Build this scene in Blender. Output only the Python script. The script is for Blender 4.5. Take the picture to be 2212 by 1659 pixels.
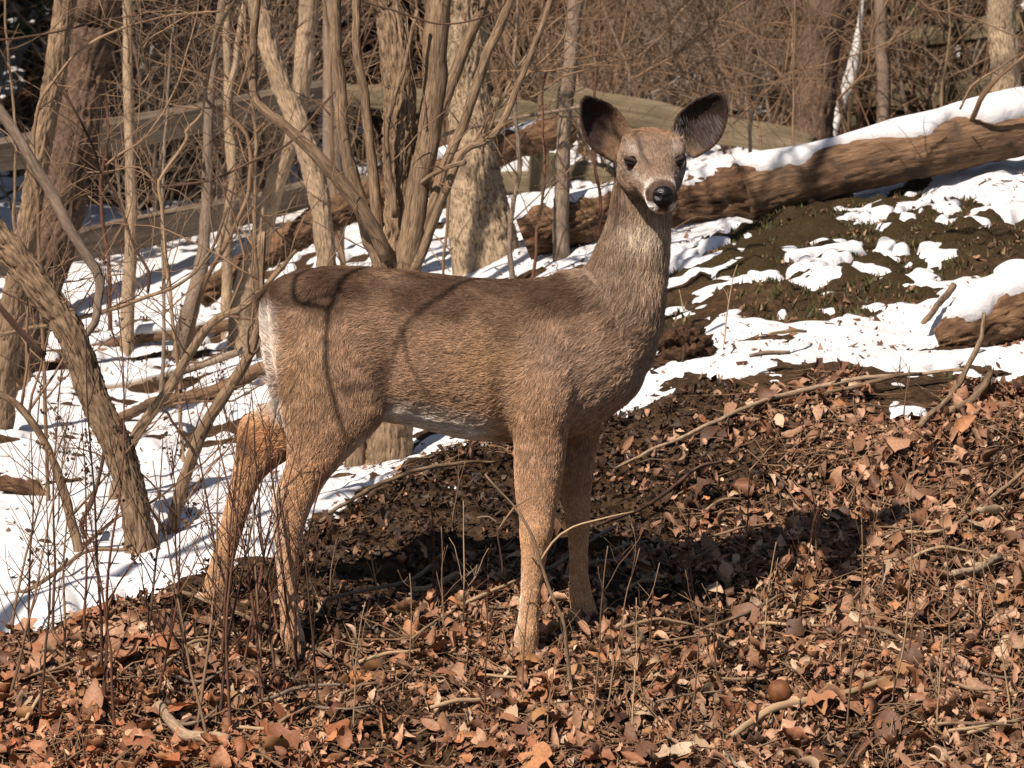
import bpy, math, random
import numpy as np
from mathutils import Vector, Matrix

for o in list(bpy.data.objects):
    bpy.data.objects.remove(o)
SC = bpy.context.scene
COL = SC.collection
rng = np.random.default_rng(7)
random.seed(7)

# ------------------------------------------------------------------ camera, sky, sun, exposure
CAM_Y, CAM_Z, PITCH = -9.0, 1.5, math.radians(5.7)
FOC, VW, VH = 8634.0, 2212.0, 1659.0          # focal length in pixels of a 2212 x 1659 picture
cd = bpy.data.cameras.new('camera')
cam = bpy.data.objects.new('camera', cd)
COL.objects.link(cam)
cam.location = (0, CAM_Y, CAM_Z)
cam.rotation_euler = (math.pi / 2 - PITCH, 0, 0)
cd.sensor_width = 36.0
cd.lens = 36.0 * FOC / VW
cd.clip_start, cd.clip_end = 0.1, 500
SC.camera = cam
cd.dof.use_dof = True
cd.dof.focus_distance = 9.0
cd.dof.aperture_fstop = 16.0

SUN_EL, SUN_AZ = math.radians(48.5), math.radians(35)     # light travels towards +x +y (away and to the right)
SUN_DIR = np.array([math.sin(SUN_AZ) * math.cos(SUN_EL), math.cos(SUN_AZ) * math.cos(SUN_EL), -math.sin(SUN_EL)])
world = bpy.data.worlds.new('World')
SC.world = world
world.use_nodes = True
wn = world.node_tree
bg = wn.nodes['Background']
sky = wn.nodes.new('ShaderNodeTexSky')
sky.sky_type = 'NISHITA'
sky.sun_disc = False
sky.sun_elevation = SUN_EL
sky.sun_rotation = math.pi + SUN_AZ
wn.links.new(sky.outputs[0], bg.inputs[0])
bg.inputs[1].default_value = 0.05
sd = bpy.data.lights.new('sun', 'SUN')
sd.energy, sd.angle, sd.color = 5.0, math.radians(0.5), (1.0, 0.87, 0.755)
sun = bpy.data.objects.new('sun', sd)
COL.objects.link(sun)
sun.rotation_euler = Vector(SUN_DIR).to_track_quat('-Z', 'Y').to_euler()
sun.location = (-8, -10, 12)
SC.view_settings.view_transform = 'Standard'
SC.view_settings.look = 'None'
SC.view_settings.exposure = 0.62
SC.view_settings.gamma = 1.0
SC.render.engine = 'CYCLES'
SC.cycles.max_bounces = 6
SC.cycles.diffuse_bounces = 3
SC.cycles.transparent_max_bounces = 6

# ------------------------------------------------------------------ helpers
_ca, _sa = math.cos(PITCH), math.sin(PITCH)


def at(px, py, d):
    """world point seen at picture point (px, py) of the 2212-wide picture, d metres in front of the camera"""
    X, Y = (px - VW / 2) / FOC, (VH / 2 - py) / FOC
    dx, dy, dz = X, _ca + Y * _sa, -_sa + Y * _ca
    t = d / dy
    return np.array([dx * t, CAM_Y + d, CAM_Z + dz * t])


def proj(P):
    P = np.asarray(P, float)
    q = P - np.array([0, CAM_Y, CAM_Z])
    f = q[..., 1] * _ca - q[..., 2] * _sa
    u = q[..., 1] * _sa + q[..., 2] * _ca
    return VW / 2 + FOC * q[..., 0] / f, VH / 2 - FOC * u / f


def _hash(ix, iy, iz, seed):
    h = (ix.astype(np.int64) * 374761393 + iy.astype(np.int64) * 668265263 + iz.astype(np.int64) * 2147483647 + seed * 974634777) & 0xFFFFFFFF
    h = ((h ^ (h >> 13)) * 1274126177) & 0xFFFFFFFF
    h = h ^ (h >> 16)
    return (h & 0xFFFFFF) / float(0xFFFFFF) * 2 - 1


def vnoise(p, seed=0):
    p = np.asarray(p, float)
    i = np.floor(p)
    f = p - i
    f = f * f * (3 - 2 * f)
    ix, iy, iz = i[..., 0], i[..., 1], i[..., 2]
    r = 0
    for a in (0, 1):
        wx = f[..., 0] if a else 1 - f[..., 0]
        for b in (0, 1):
            wy = f[..., 1] if b else 1 - f[..., 1]
            for c in (0, 1):
                wz = f[..., 2] if c else 1 - f[..., 2]
                r = r + wx * wy * wz * _hash(ix + a, iy + b, iz + c, seed)
    return r


def fbm(p, octaves=4, seed=0, gain=0.5):
    p = np.asarray(p, float)
    r, a = 0, 1.0
    for k in range(octaves):
        r = r + a * vnoise(p * (2.03 ** k) + k * 17.3, seed + k)
        a *= gain
    return r


def smooth(a, b, x):
    t = np.clip((x - a) / (b - a), 0, 1)
    return t * t * (3 - 2 * t)


def mk_mesh(name, V, F, attrs=None, shade=True):
    """V (n,3), F (m,k) with k = 3 or 4"""
    V = np.asarray(V, np.float32)
    F = np.asarray(F, np.int32)
    me = bpy.data.meshes.new(name)
    me.vertices.add(len(V))
    me.vertices.foreach_set('co', V.ravel())
    k = F.shape[1]
    me.loops.add(F.size)
    me.loops.foreach_set('vertex_index', F.ravel())
    me.polygons.add(len(F))
    me.polygons.foreach_set('loop_start', np.arange(0, F.size, k, dtype=np.int32))
    me.polygons.foreach_set('use_smooth', np.full(len(F), shade, bool))
    for n, (typ, data) in (attrs or {}).items():
        at_ = me.attributes.new(n, typ, 'POINT')
        key = {'FLOAT': 'value', 'FLOAT_VECTOR': 'vector', 'FLOAT_COLOR': 'color'}[typ]
        at_.data.foreach_set(key, np.asarray(data, np.float32).ravel())
    me.update(calc_edges=True)
    me.validate()
    return me


def link(name, data, mat=None, parent=None):
    o = bpy.data.objects.new(name, data)
    COL.objects.link(o)
    if mat is not None and data is not None and len(data.materials) == 0:
        data.materials.append(mat)
    if parent is not None:
        o.parent = parent
    return o


def tag(o, label=None, cat=None, group=None, kind=None):
    if label: o['label'] = label
    if cat: o['category'] = cat
    if group: o['group'] = group
    if kind: o['kind'] = kind
    return o


def empty(name, label, cat, group=None, loc=(0, 0, 0)):
    o = bpy.data.objects.new(name, None)
    o.empty_display_size = 0.1
    COL.objects.link(o)
    o.location = [float(v) for v in loc]
    return tag(o, label, cat, group)


def child(name, me, mat, parent):
    """mesh in world coordinates put under a parent that stands at its own place"""
    o = link(name, me, mat, parent)
    o.location = [-v for v in parent.location]
    return o


# ------------------------------------------------------------------ materials
def new_mat(name):
    m = bpy.data.materials.new(name)
    m.use_nodes = True
    nt = m.node_tree
    return m, nt, nt.nodes['Principled BSDF']


def N(nt, typ, **kw):
    n = nt.nodes.new(typ)
    for k, v in kw.items():
        if k in n.inputs: n.inputs[k].default_value = v
        else: setattr(n, k, v)
    return n


def ramp(nt, fac, stops):
    r = nt.nodes.new('ShaderNodeValToRGB')
    el = r.color_ramp.elements
    while len(el) > 1: el.remove(el[-1])
    for i, (p, c) in enumerate(stops):
        e = el[0] if i == 0 else el.new(p)
        e.position = p
        e.color = (*c, 1)
    nt.links.new(fac, r.inputs[0])
    return r.outputs[0]


def bark_mat(name, stops, scale=60, stretch=0.12, bump=0.6, dist=0.004, rough=0.9, coord='bk', blotch=None):
    m, nt, p = new_mat(name)
    a = N(nt, 'ShaderNodeAttribute', attribute_name=coord)
    mp = N(nt, 'ShaderNodeMapping')
    mp.inputs['Scale'].default_value = (1, 1, stretch)
    nt.links.new(a.outputs['Vector'], mp.inputs[0])
    n1 = N(nt, 'ShaderNodeTexNoise', Scale=scale, Detail=6.0, Roughness=0.65)
    nt.links.new(mp.outputs[0], n1.inputs['Vector'])
    col = ramp(nt, n1.outputs[0], stops)
    n2 = N(nt, 'ShaderNodeTexNoise', Scale=7.0, Detail=3.0)
    nt.links.new(a.outputs['Vector'], n2.inputs['Vector'])
    mx = N(nt, 'ShaderNodeMix', data_type='RGBA', blend_type='MULTIPLY')
    mx.inputs[0].default_value = 0.8
    v = ramp(nt, n2.outputs[0], [(0.3, (0.62, 0.6, 0.58)), (0.7, (1.15, 1.1, 1.05))])
    nt.links.new(col, mx.inputs[6]); nt.links.new(v, mx.inputs[7])
    out = mx.outputs[2]
    if blotch:
        n3 = N(nt, 'ShaderNodeTexNoise', Scale=11.0, Detail=5.0)
        nt.links.new(a.outputs['Vector'], n3.inputs['Vector'])
        f = ramp(nt, n3.outputs[0], [(0.55, (0, 0, 0)), (0.66, (1, 1, 1))])
        m2 = N(nt, 'ShaderNodeMix', data_type='RGBA')
        m2.inputs[7].default_value = (*blotch, 1)
        nt.links.new(f, m2.inputs[0]); nt.links.new(out, m2.inputs[6])
        out = m2.outputs[2]
    nt.links.new(out, p.inputs['Base Color'])
    p.inputs['Roughness'].default_value = rough
    p.inputs['Specular IOR Level'].default_value = 0.2
    b = N(nt, 'ShaderNodeBump', Strength=bump, Distance=dist)
    nt.links.new(n1.outputs[0], b.inputs['Height'])
    nt.links.new(b.outputs[0], p.inputs['Normal'])
    return m


def attr_mat(name, attr='col', rough=0.8, spec=0.25, noise=0.35, nscale=90, bump=0.3, trans=0.0):
    m, nt, p = new_mat(name)
    a = N(nt, 'ShaderNodeAttribute', attribute_name=attr)
    tc = N(nt, 'ShaderNodeTexCoord')
    n = N(nt, 'ShaderNodeTexNoise', Scale=nscale, Detail=4.0)
    nt.links.new(tc.outputs['Object'], n.inputs['Vector'])
    v = ramp(nt, n.outputs[0], [(0.25, (1 - noise,) * 3), (0.75, (1 + noise,) * 3)])
    mx = N(nt, 'ShaderNodeMix', data_type='RGBA', blend_type='MULTIPLY')
    mx.inputs[0].default_value = 1.0
    nt.links.new(a.outputs['Color'], mx.inputs[6]); nt.links.new(v, mx.inputs[7])
    nt.links.new(mx.outputs[2], p.inputs['Base Color'])
    p.inputs['Roughness'].default_value = rough
    p.inputs['Specular IOR Level'].default_value = spec
    if bump:
        b = N(nt, 'ShaderNodeBump', Strength=bump, Distance=0.002)
        nt.links.new(n.outputs[0], b.inputs['Height'])
        nt.links.new(b.outputs[0], p.inputs['Normal'])
    return m


M = {}
M['pale'] = bark_mat('pale_bark', [(0.3, (0.12, 0.082, 0.052)), (0.48, (0.30, 0.22, 0.147)), (0.7, (0.45, 0.35, 0.245))], 230, 0.22)
M['tan'] = bark_mat('tan_bark', [(0.32, (0.065, 0.040, 0.024)), (0.5, (0.205, 0.142, 0.090)), (0.7, (0.36, 0.265, 0.175))], 210, 0.12, 1.0)
M['furrow'] = bark_mat('furrowed_bark', [(0.34, (0.07, 0.045, 0.026)), (0.5, (0.32, 0.245, 0.165)), (0.72, (0.48, 0.385, 0.27))], 170, 0.3, 1.0)
M['flaky'] = bark_mat('flaky_bark', [(0.3, (0.045, 0.028, 0.02)), (0.5, (0.11, 0.072, 0.05)), (0.72, (0.2, 0.14, 0.105))], 130, 0.5, 1.0, 0.006)
M['grey'] = bark_mat('grey_bark', [(0.3, (0.11, 0.08, 0.058)), (0.5, (0.21, 0.16, 0.12)), (0.75, (0.3, 0.245, 0.2))], 190, 0.2, 0.8)
M['twig'] = bark_mat('twig_bark', [(0.3, (0.085, 0.05, 0.03)), (0.5, (0.2, 0.13, 0.08)), (0.7, (0.32, 0.225, 0.145))], 60, 0.05, 0.4)
M['darktwig'] = bark_mat('dark_twig_bark', [(0.3, (0.028, 0.016, 0.012)), (0.55, (0.085, 0.05, 0.035)), (0.75, (0.16, 0.1, 0.072))], 60, 0.05, 0.4)
M['redtwig'] = bark_mat('red_brown_stem', [(0.3, (0.06, 0.026, 0.018)), (0.55, (0.14, 0.068, 0.045)), (0.75, (0.24, 0.13, 0.085))], 60, 0.04, 0.3)
M['stalk'] = bark_mat('dead_stalk', [(0.3, (0.11, 0.065, 0.038)), (0.6, (0.24, 0.155, 0.095)), (0.8, (0.36, 0.25, 0.16))], 60, 0.04, 0.3)
M['straw'] = bark_mat('dry_straw', [(0.3, (0.2, 0.13, 0.075)), (0.6, (0.42, 0.31, 0.19)), (0.8, (0.55, 0.43, 0.28))], 60, 0.04, 0.3)
M['rot'] = bark_mat('rotten_wood', [(0.28, (0.036, 0.020, 0.012)), (0.45, (0.110, 0.062, 0.036)), (0.6, (0.20, 0.120, 0.068)), (0.75, (0.30, 0.20, 0.12))], 85, 0.2, 1.0, 0.014, blotch=(0.05, 0.026, 0.014))
M['logwood'] = bark_mat('barkless_log', [(0.28, (0.065, 0.036, 0.02)), (0.48, (0.16, 0.098, 0.058)), (0.7, (0.27, 0.175, 0.108))], 110, 0.14, 1.0, 0.010, blotch=(0.075, 0.05, 0.034))
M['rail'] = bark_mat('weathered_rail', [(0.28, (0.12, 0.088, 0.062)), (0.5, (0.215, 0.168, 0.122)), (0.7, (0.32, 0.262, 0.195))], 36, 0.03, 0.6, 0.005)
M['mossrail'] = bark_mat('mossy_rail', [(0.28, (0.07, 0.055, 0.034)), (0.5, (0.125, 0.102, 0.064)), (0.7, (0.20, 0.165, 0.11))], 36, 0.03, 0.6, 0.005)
M['humus'] = bark_mat('rotten_humus', [(0.3, (0.020, 0.011, 0.007)), (0.5, (0.060, 0.032, 0.018)), (0.68, (0.15, 0.082, 0.044))], 120, 0.6, 1.0, 0.012)
M['whitebark'] = bark_mat('white_bark', [(0.3, (0.42, 0.42, 0.42)), (0.5, (0.62, 0.62, 0.62)), (0.7, (0.75, 0.75, 0.75))], 20, 0.6, 0.3)
M['leaf'] = attr_mat('dead_leaf', rough=0.62, spec=0.3, noise=0.3, nscale=140, bump=0.25)
M['needle'] = attr_mat('evergreen_needles', rough=0.7, spec=0.2, noise=0.3, nscale=20, bump=0)
# ------------------------------------------------------------------ the lie of the land
def tps_fit(P, v, lam=1e-4):
    n = len(P)
    d = np.linalg.norm(P[:, None] - P[None], axis=2)
    K = np.where(d > 0, d * d * np.log(d + 1e-12), 0) + lam * np.eye(n)
    A = np.zeros((n + 3, n + 3))
    A[:n, :n] = K
    A[:n, n] = 1
    A[:n, n + 1:] = P
    A[n:, :n] = A[:n, n:].T
    return np.linalg.solve(A, np.r_[v, 0, 0, 0])


_ctl = [  # picture point and distance of points on the bare ground
    (-300, 1640, 8.4), (0, 1659, 8.4), (500, 1659, 8.4), (1106, 1659, 8.4), (1700, 1659, 8.4), (2212, 1659, 8.4), (2500, 1659, 8.4),
    (0, 1500, 8.72), (635, 1424, 8.92), (1135, 1418, 8.92), (1270, 1364, 9.08), (455, 1310, 9.14), (1700, 1400, 8.98), (2212, 1400, 8.98),
    (0, 1388, 9.08), (200, 1335, 9.12), (430, 1290, 9.22), (650, 1165, 9.75), (760, 1085, 10.1), (900, 1012, 10.4), (1050, 962, 10.6),
    (1390, 872, 10.5), (1800, 832, 10.6), (2212, 850, 10.4), (2500, 850, 10.3), (1700, 1100, 9.75), (2212, 1100, 9.7), (1300, 1100, 9.75),
    (310, 1262, 9.55), (100, 1100, 10.6), (-200, 1100, 10.5), (400, 900, 12.4), (0, 900, 12.3), (200, 780, 14.0), (600, 760, 14.0),
    (300, 690, 15.6), (100, 600, 17.3), (840, 1040, 10.8), (700, 640, 15.2), (1060, 590, 13.5), (1250, 510, 14.6),
    (1500, 770, 11.2), (1900, 740, 11.3), (2212, 700, 11.4), (1500, 640, 12.1), (1900, 560, 12.2), (2212, 540, 12.3), (1480, 500, 13.4),
    (1800, 430, 13.6), (2212, 330, 14.0), (2600, 330, 14.0), (1900, 330, 17.5), (2212, 260, 18), (1300, 430, 17.5),
]
_cp = np.array([at(*c) for c in _ctl])
_extra = np.array([[-4, -2.5, -0.45], [0, -2.5, -0.42], [4, -2.5, -0.42], [-4, 1.0, 0.0], [-4, 4, 0.12], [4, 1, 0.35], [4, 3, 0.65], [-4, 8, 0.25], [0, 10, 0.55], [4, 10, 0.8], [-4, 10.5, 0.4]])
_cp = np.vstack([_cp, _extra])
_tw = tps_fit(_cp[:, :2], _cp[:, 2], 2e-3)


def base_height(x, y):
    x, y = np.asarray(x, float), np.asarray(y, float)
    shp = np.broadcast(x, y).shape
    xf, yf = np.broadcast_to(x, shp).ravel(), np.broadcast_to(y, shp).ravel()
    xc, yc = 4 * np.tanh(xf / 4.0) * 1.0, np.clip(yf, -2.5, 10.5)
    xc = np.where(np.abs(xf) < 2.4, xf, np.sign(xf) * (2.4 + 1.6 * np.tanh((np.abs(xf) - 2.4) / 1.6)))
    out = np.empty(len(xf))
    n = len(_cp)
    for s in range(0, len(xf), 60000):
        q = np.stack([xc[s:s + 60000], yc[s:s + 60000]], 1)
        d = np.linalg.norm(q[:, None] - _cp[None, :, :2], axis=2)
        out[s:s + 60000] = (d * d * np.log(d + 1e-12)) @ _tw[:n] + _tw[n] + q @ _tw[n + 1:]
    hill = np.maximum(yf - 10.5, 0)
    out = out + 0.30 * hill ** 2 / (hill + 2.5)
    return out.reshape(shp)


def ground_hit(px, py, d0=7.6, d1=40):
    ds = np.linspace(d0, d1, 900)
    P = np.array([at(px, py, d) for d in ds])
    h = base_height(P[:, 0], P[:, 1])
    i = np.argmax(P[:, 2] < h)
    return P[i]


# where snow lies: control values at ground points (1 deep snow, 0 patchy, -1 bare)
_snow_ctl = []
for px, py, v in [
    (0, 1600, -2), (600, 1600, -2), (1200, 1600, -2), (1800, 1600, -2), (2212, 1600, -2), (0, 1440, -1.6), (250, 1400, -1.5), (500, 1340, -1.6),
    (640, 1300, -2), (900, 1200, -2), (1200, 1150, -2), (1500, 1100, -2), (1900, 1100, -2), (2212, 1100, -2), (700, 1190, -1.0), (820, 1120, -0.9),
    (950, 1060, -0.6), (1080, 1010, -0.7), (1200, 960, -1.0), (1300, 930, -0.9), (1420, 920, -0.9), (1550, 880, -0.8), (1800, 870, -1.1), (2100, 890, -1.2),
    (2212, 900, -1.2), (1650, 950, -1.6), (1350, 1000, -1.6),
    (0, 1340, 1), (100, 1320, 1), (200, 1295, 1), (330, 1270, 1), (450, 1240, 0.9), (560, 1180, 1), (690, 1090, 1), (800, 1030, 1), (930, 970, 0.9), (1040, 930, 1),
    (0, 1200, 1.2), (200, 1150, 1.2), (420, 1100, 1.2), (600, 1050, 1.2), (0, 1000, 1), (250, 1000, 0.7), (450, 950, 0.3), (600, 920, 0.25), (380, 870, .1), (60, 930, .3),
    (0, 880, 0.2), (150, 850, 0.15), (300, 850, 0.35), (420, 800, 0.2), (520, 760, 0.0), (100, 780, 0.05), (250, 740, 0.1), (400, 700, 0.1), (560, 700, -0.1),
    (300, 640, 0.8), (200, 620, 0.8), (500, 640, 0.2), (0, 700, 0.1), (1000, 900, 1), (900, 880, 1), (760, 960, 1), (250, 560, 0.7), (600, 600, 0.1),
    (930, 575, 0.7), (1140, 560, 1), (1200, 540, 1.1), (1290, 525, 1), (1120, 590, 0.8), (1350, 520, 1), (1250, 560, 0.9), (1050, 640, 0.5),
    (1480, 510, 1.0), (1560, 505, 0.9), (1650, 465, 1.0), (1750, 440, 1.0), (1900, 405, 1.0), (2050, 375, 1.0), (2150, 370, 0.9), (2212, 420, 0.5),
    (1470, 560, 0.3), (1560, 560, 0.1), (1480, 610, -.05), (1570, 610, -0.1), (1500, 660, 0.0),
    (1650, 510, -0.5), (1750, 490, -0.5), (1850, 465, -0.45), (1950, 440, -0.4), (1650, 560, -0.45), (1750, 540, -0.5), (1880, 520, -0.45), (2000, 500, -0.5), (2120, 480, -0.45), (1600, 540, -.3), (2050, 440, -.3),
    (2100, 540, -0.3), (1950, 580, -0.1), (1700, 590, 0.3), (1800, 600, 0.45), (1620, 620, 0.1), (1900, 610, 0.0), (2020, 620, 0.45), (2120, 590, 0.3), (2200, 620, 0.8),
    (1700, 660, -0.7), (1800, 650, -0.7), (1880, 640, -0.4), (1640, 690, -0.1), (1750, 690, -0.3), (1850, 680, -0.1), (1950, 660, 0.0), (2040, 660, 0.6),
    (1580, 720, 0.9), (1650, 735, 0.9), (1750, 740, 1), (1850, 735, 1), (1950, 700, 1), (2030, 690, 1), (1600, 780, 1.1), (1750, 780, 1.1), (1900, 785, 1.1), (2050, 790, 1), (2180, 790, 1),
    (1480, 825, 0.9), (1420, 850, 0.8), (1560, 825, 0.6), (1680, 815, 0.7), (1800, 818, 0.7), (2000, 825, 0.7), (2150, 820, 0.5),
    (1480, 720, -0.3), (1440, 690, 0.1), (1330, 700, 0.3), (1250, 800, 0.4), (1350, 620, 0.5), (1330, 880, -0.4),
    (1500, 400, 0.6), (1560, 350, 0.5), (1700, 330, -0.2), (2000, 300, -0.3), (2212, 250, -0.3), (1300, 400, 0.3), (1000, 480, 0.3), (800, 560, 0.1), (400, 540, 0.6), (150, 480, 0.7), (0, 560, 0.3),
]:
    g = ground_hit(px, py)
    _snow_ctl.append((g[0], g[1], v))
_snow_ctl = np.array(_snow_ctl + [[-4, -1.5, -2], [0, -2, -2], [4, -1.5, -2], [0, 14, -1.2], [-6, 14, -1.0], [6, 14, -1.2], [-2, 11, -.6], [2, 11, -.9], [-5, 3, 0.7], [5, 3, 0.2], [-4, 0, -0.5], [0, 22, -1.5], [-6, 22, -1.5], [6, 22, -1.5]])


def snow_cover(x, y):
    out = np.empty(len(x))
    for s in range(0, len(x), 40000):
        dx = x[s:s + 40000, None] - _snow_ctl[None, :, 0]
        dy = (y[s:s + 40000, None] - _snow_ctl[None, :, 1]) * 0.42
        w = 1.0 / ((dx * dx + dy * dy) + 0.0012) ** 1.8
        out[s:s + 40000] = (w @ _snow_ctl[:, 2]) / w.sum(1)
    return out


def snow_depth(x, y):
    c = snow_cover(x, y)
    q = np.stack([x, y * 0.75, 0 * x], 1)
    n = 0.6 * fbm(q * 3.4, 3, 11) + 0.85 * fbm(q * np.array([14, 20, 1.0]), 3, 31, 0.55) + .75 * fbm(q * np.array([34, 48, 1.0]), 2, 36, .5) * smooth(.6, -.1, c)
    t = c + .06 + n * (1.0 - 0.6 * smooth(0.75, 1.1, c))
    t = t - 1.2 * smooth(-.62, -.9, c)
    soft = 0.75 + 0.35 * fbm(q * 2.2, 3, 51)
    return np.where(t > 0, (0.020 + .020 * smooth(.3, .9, c)) * soft * np.sqrt(np.clip(t, 0, 1.3)), np.maximum(t, -0.6) * 0.06 - 0.002)


def micro(x, y):
    """clods and crumbs of the bare soil"""
    q = np.stack([x, y, 0 * x], 1)
    near = smooth(9, 3, y)
    return near * (0.034 * fbm(q * 4.2, 3, 3) + 0.011 * np.abs(fbm(q * 22, 3, 5)) + 0.004 * fbm(q * 70, 2, 6))


def axis_lines(parts):
    v = []
    for a, b, n in parts:
        v += list(np.linspace(a, b, n, endpoint=False))
    return np.array(v + [parts[-1][1]])


GX = axis_lines([(-60, -12, 16), (-12, -3.2, 44), (-3.2, -1.9, 65), (-1.9, 1.9, 270), (1.9, 3.2, 65), (3.2, 12, 44), (12, 60, 16)])
GY = axis_lines([(-14, -1.2, 24), (-1.2, -0.75, 12), (-0.75, 1.8, 175), (1.8, 5.5, 170), (5.5, 11, 90), (11, 30, 60), (30, 90, 24)])


def grid_faces(nx, ny):
    i = np.arange(nx * ny).reshape(ny, nx)
    return np.stack([i[:-1, :-1], i[:-1, 1:], i[1:, 1:], i[1:, :-1]], -1).reshape(-1, 4)


_xx, _yy = np.meshgrid(GX, GY)
_xf, _yf = _xx.ravel(), _yy.ravel()
_zb = base_height(_xf, _yf)
_mc = micro(_xf, _yf)
_pm = ground_hit(1850, 520)
_moss = np.exp(-(((_xf - _pm[0]) / 0.75) ** 2 + ((_yf - _pm[1]) / 1.0) ** 2)) * 1.3 + 0.35 * fbm(np.stack([_xf, _yf, 0 * _xf], 1) * 5, 3, 77)
_moss = smooth(0.45, 0.95, _moss)
_tuss = _moss * 0.04 * np.abs(fbm(np.stack([_xf, _yf, 0 * _xf], 1) * 9, 3, 78))
GV = np.stack([_xf, _yf, _zb + _mc + _tuss], 1)
GF = grid_faces(len(GX), len(GY))


def ground_z(x, y):
    x, y = np.atleast_1d(np.asarray(x, float)), np.atleast_1d(np.asarray(y, float))
    return base_height(x, y) + micro(x, y)


m, nt, p = new_mat('forest_soil')
tc = N(nt, 'ShaderNodeTexCoord')
n1 = N(nt, 'ShaderNodeTexNoise', Scale=38.0, Detail=8.0, Roughness=0.7)
n2 = N(nt, 'ShaderNodeTexNoise', Scale=3.5, Detail=4.0)
n3 = N(nt, 'ShaderNodeTexNoise', Scale=150.0, Detail=4.0, Roughness=0.7)
for n in (n1, n2, n3): nt.links.new(tc.outputs['Object'], n.inputs['Vector'])
c1 = ramp(nt, n1.outputs[0], [(0.3, (0.030, 0.018, 0.010)), (0.5, (0.070, 0.043, 0.024)), (0.68, (0.125, 0.080, 0.045))])
c2 = ramp(nt, n2.outputs[0], [(0.3, (0.75, 0.72, 0.7)), (0.7, (1.25, 1.2, 1.15))])
mx = N(nt, 'ShaderNodeMix', data_type='RGBA', blend_type='MULTIPLY'); mx.inputs[0].default_value = 1
nt.links.new(c1, mx.inputs[6]); nt.links.new(c2, mx.inputs[7])
am = N(nt, 'ShaderNodeAttribute', attribute_name='moss')
cm = ramp(nt, n3.outputs[0], [(0.3, (0.020, 0.016, 0.006)), (0.48, (0.050, 0.034, 0.016)), (0.6, (0.062, 0.046, 0.019)), (0.72, (0.13, 0.085, 0.045))])
mm = N(nt, 'ShaderNodeMix', data_type='RGBA')
nt.links.new(am.outputs['Fac'], mm.inputs[0]); nt.links.new(mx.outputs[2], mm.inputs[6]); nt.links.new(cm, mm.inputs[7])
nt.links.new(mm.outputs[2], p.inputs['Base Color'])
p.inputs['Roughness'].default_value = 0.95
p.inputs['Specular IOR Level'].default_value = 0.1
b1 = N(nt, 'ShaderNodeBump', Strength=1.0, Distance=0.012)
ad = N(nt, 'ShaderNodeMath', operation='ADD')
nt.links.new(n1.outputs[0], ad.inputs[0]); nt.links.new(n3.outputs[0], ad.inputs[1])
nt.links.new(ad.outputs[0], b1.inputs['Height']); nt.links.new(b1.outputs[0], p.inputs['Normal'])
M['soil'] = m
ground = link('ground', mk_mesh('ground', GV, GF, {'moss': ('FLOAT', _moss)}), M['soil'])
tag(ground, 'dark bare soil of the wooded bank', None, None, 'structure')

# snow: its own sheet with thickness, breaking into patches
m, nt, p = new_mat('old_snow')
tc = N(nt, 'ShaderNodeTexCoord')
n1 = N(nt, 'ShaderNodeTexNoise', Scale=45.0, Detail=6.0, Roughness=0.6)
n2 = N(nt, 'ShaderNodeTexNoise', Scale=9.0, Detail=5.0)
n4 = N(nt, 'ShaderNodeTexNoise', Scale=230.0, Detail=2.0)
for n in (n1, n2, n4): nt.links.new(tc.outputs['Object'], n.inputs['Vector'])
c = ramp(nt, n2.outputs[0], [(0.25, (0.53, 0.52, 0.52)), (0.6, (0.63, 0.63, 0.64))])
sp = ramp(nt, n4.outputs[0], [(0.74, (1, 1, 1)), (0.8, (0.35, 0.27, 0.2))])
mx = N(nt, 'ShaderNodeMix', data_type='RGBA', blend_type='MULTIPLY'); mx.inputs[0].default_value = 0.8
nt.links.new(c, mx.inputs[6]); nt.links.new(sp, mx.inputs[7])
nt.links.new(mx.outputs[2], p.inputs['Base Color'])
p.inputs['Roughness'].default_value = 0.7
p.inputs['Specular IOR Level'].default_value = 0.2
b1 = N(nt, 'ShaderNodeBump', Strength=0.45, Distance=0.012)
nt.links.new(n1.outputs[0], b1.inputs['Height']); nt.links.new(b1.outputs[0], p.inputs['Normal'])
M['snow'] = m
SX = axis_lines([(-16, -3.6, 50), (-3.6, -2.0, 70), (-2.0, 2.0, 400), (2.0, 3.6, 70), (3.6, 16, 50)])
SY = axis_lines([(-0.3, 3.6, 330), (3.6, 6.5, 160), (6.5, 12, 90), (12, 26, 60)])
sx, sy = np.meshgrid(SX, SY)
sx, sy = sx.ravel(), sy.ravel()
sdp = snow_depth(sx, sy).reshape(len(SY), len(SX))
for _ in range(2):
    q = np.pad(sdp, 1, mode='edge')
    sdp = (q[:-2, 1:-1] + q[2:, 1:-1] + q[1:-1, :-2] + q[1:-1, 2:] + 2 * q[1:-1, 1:-1]) / 6
sdp = sdp.ravel()
sf = grid_faces(len(SX), len(SY))
keep = (sdp[sf] > -0.004).any(1)
sf = sf[keep]
used = np.unique(sf)
re = np.full(len(sx), -1); re[used] = np.arange(len(used))
sq = np.stack([sx, sy, 0 * sx], 1)
sv = np.stack([sx, sy, base_height(sx, sy) + 0.012 + (.012 * fbm(sq * 4.5, 3, 57) + .004 * fbm(sq * 17, 2, 58)) * (sdp > 0) + np.where(sdp > 0, sdp, sdp * 1.2 - 0.014)], 1)[used]
snow = link('snow', mk_mesh('snow', sv, re[sf]), M['snow'])
tag(snow, 'thin melting snow lying in patches over the ground', None, None, 'stuff')
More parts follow.
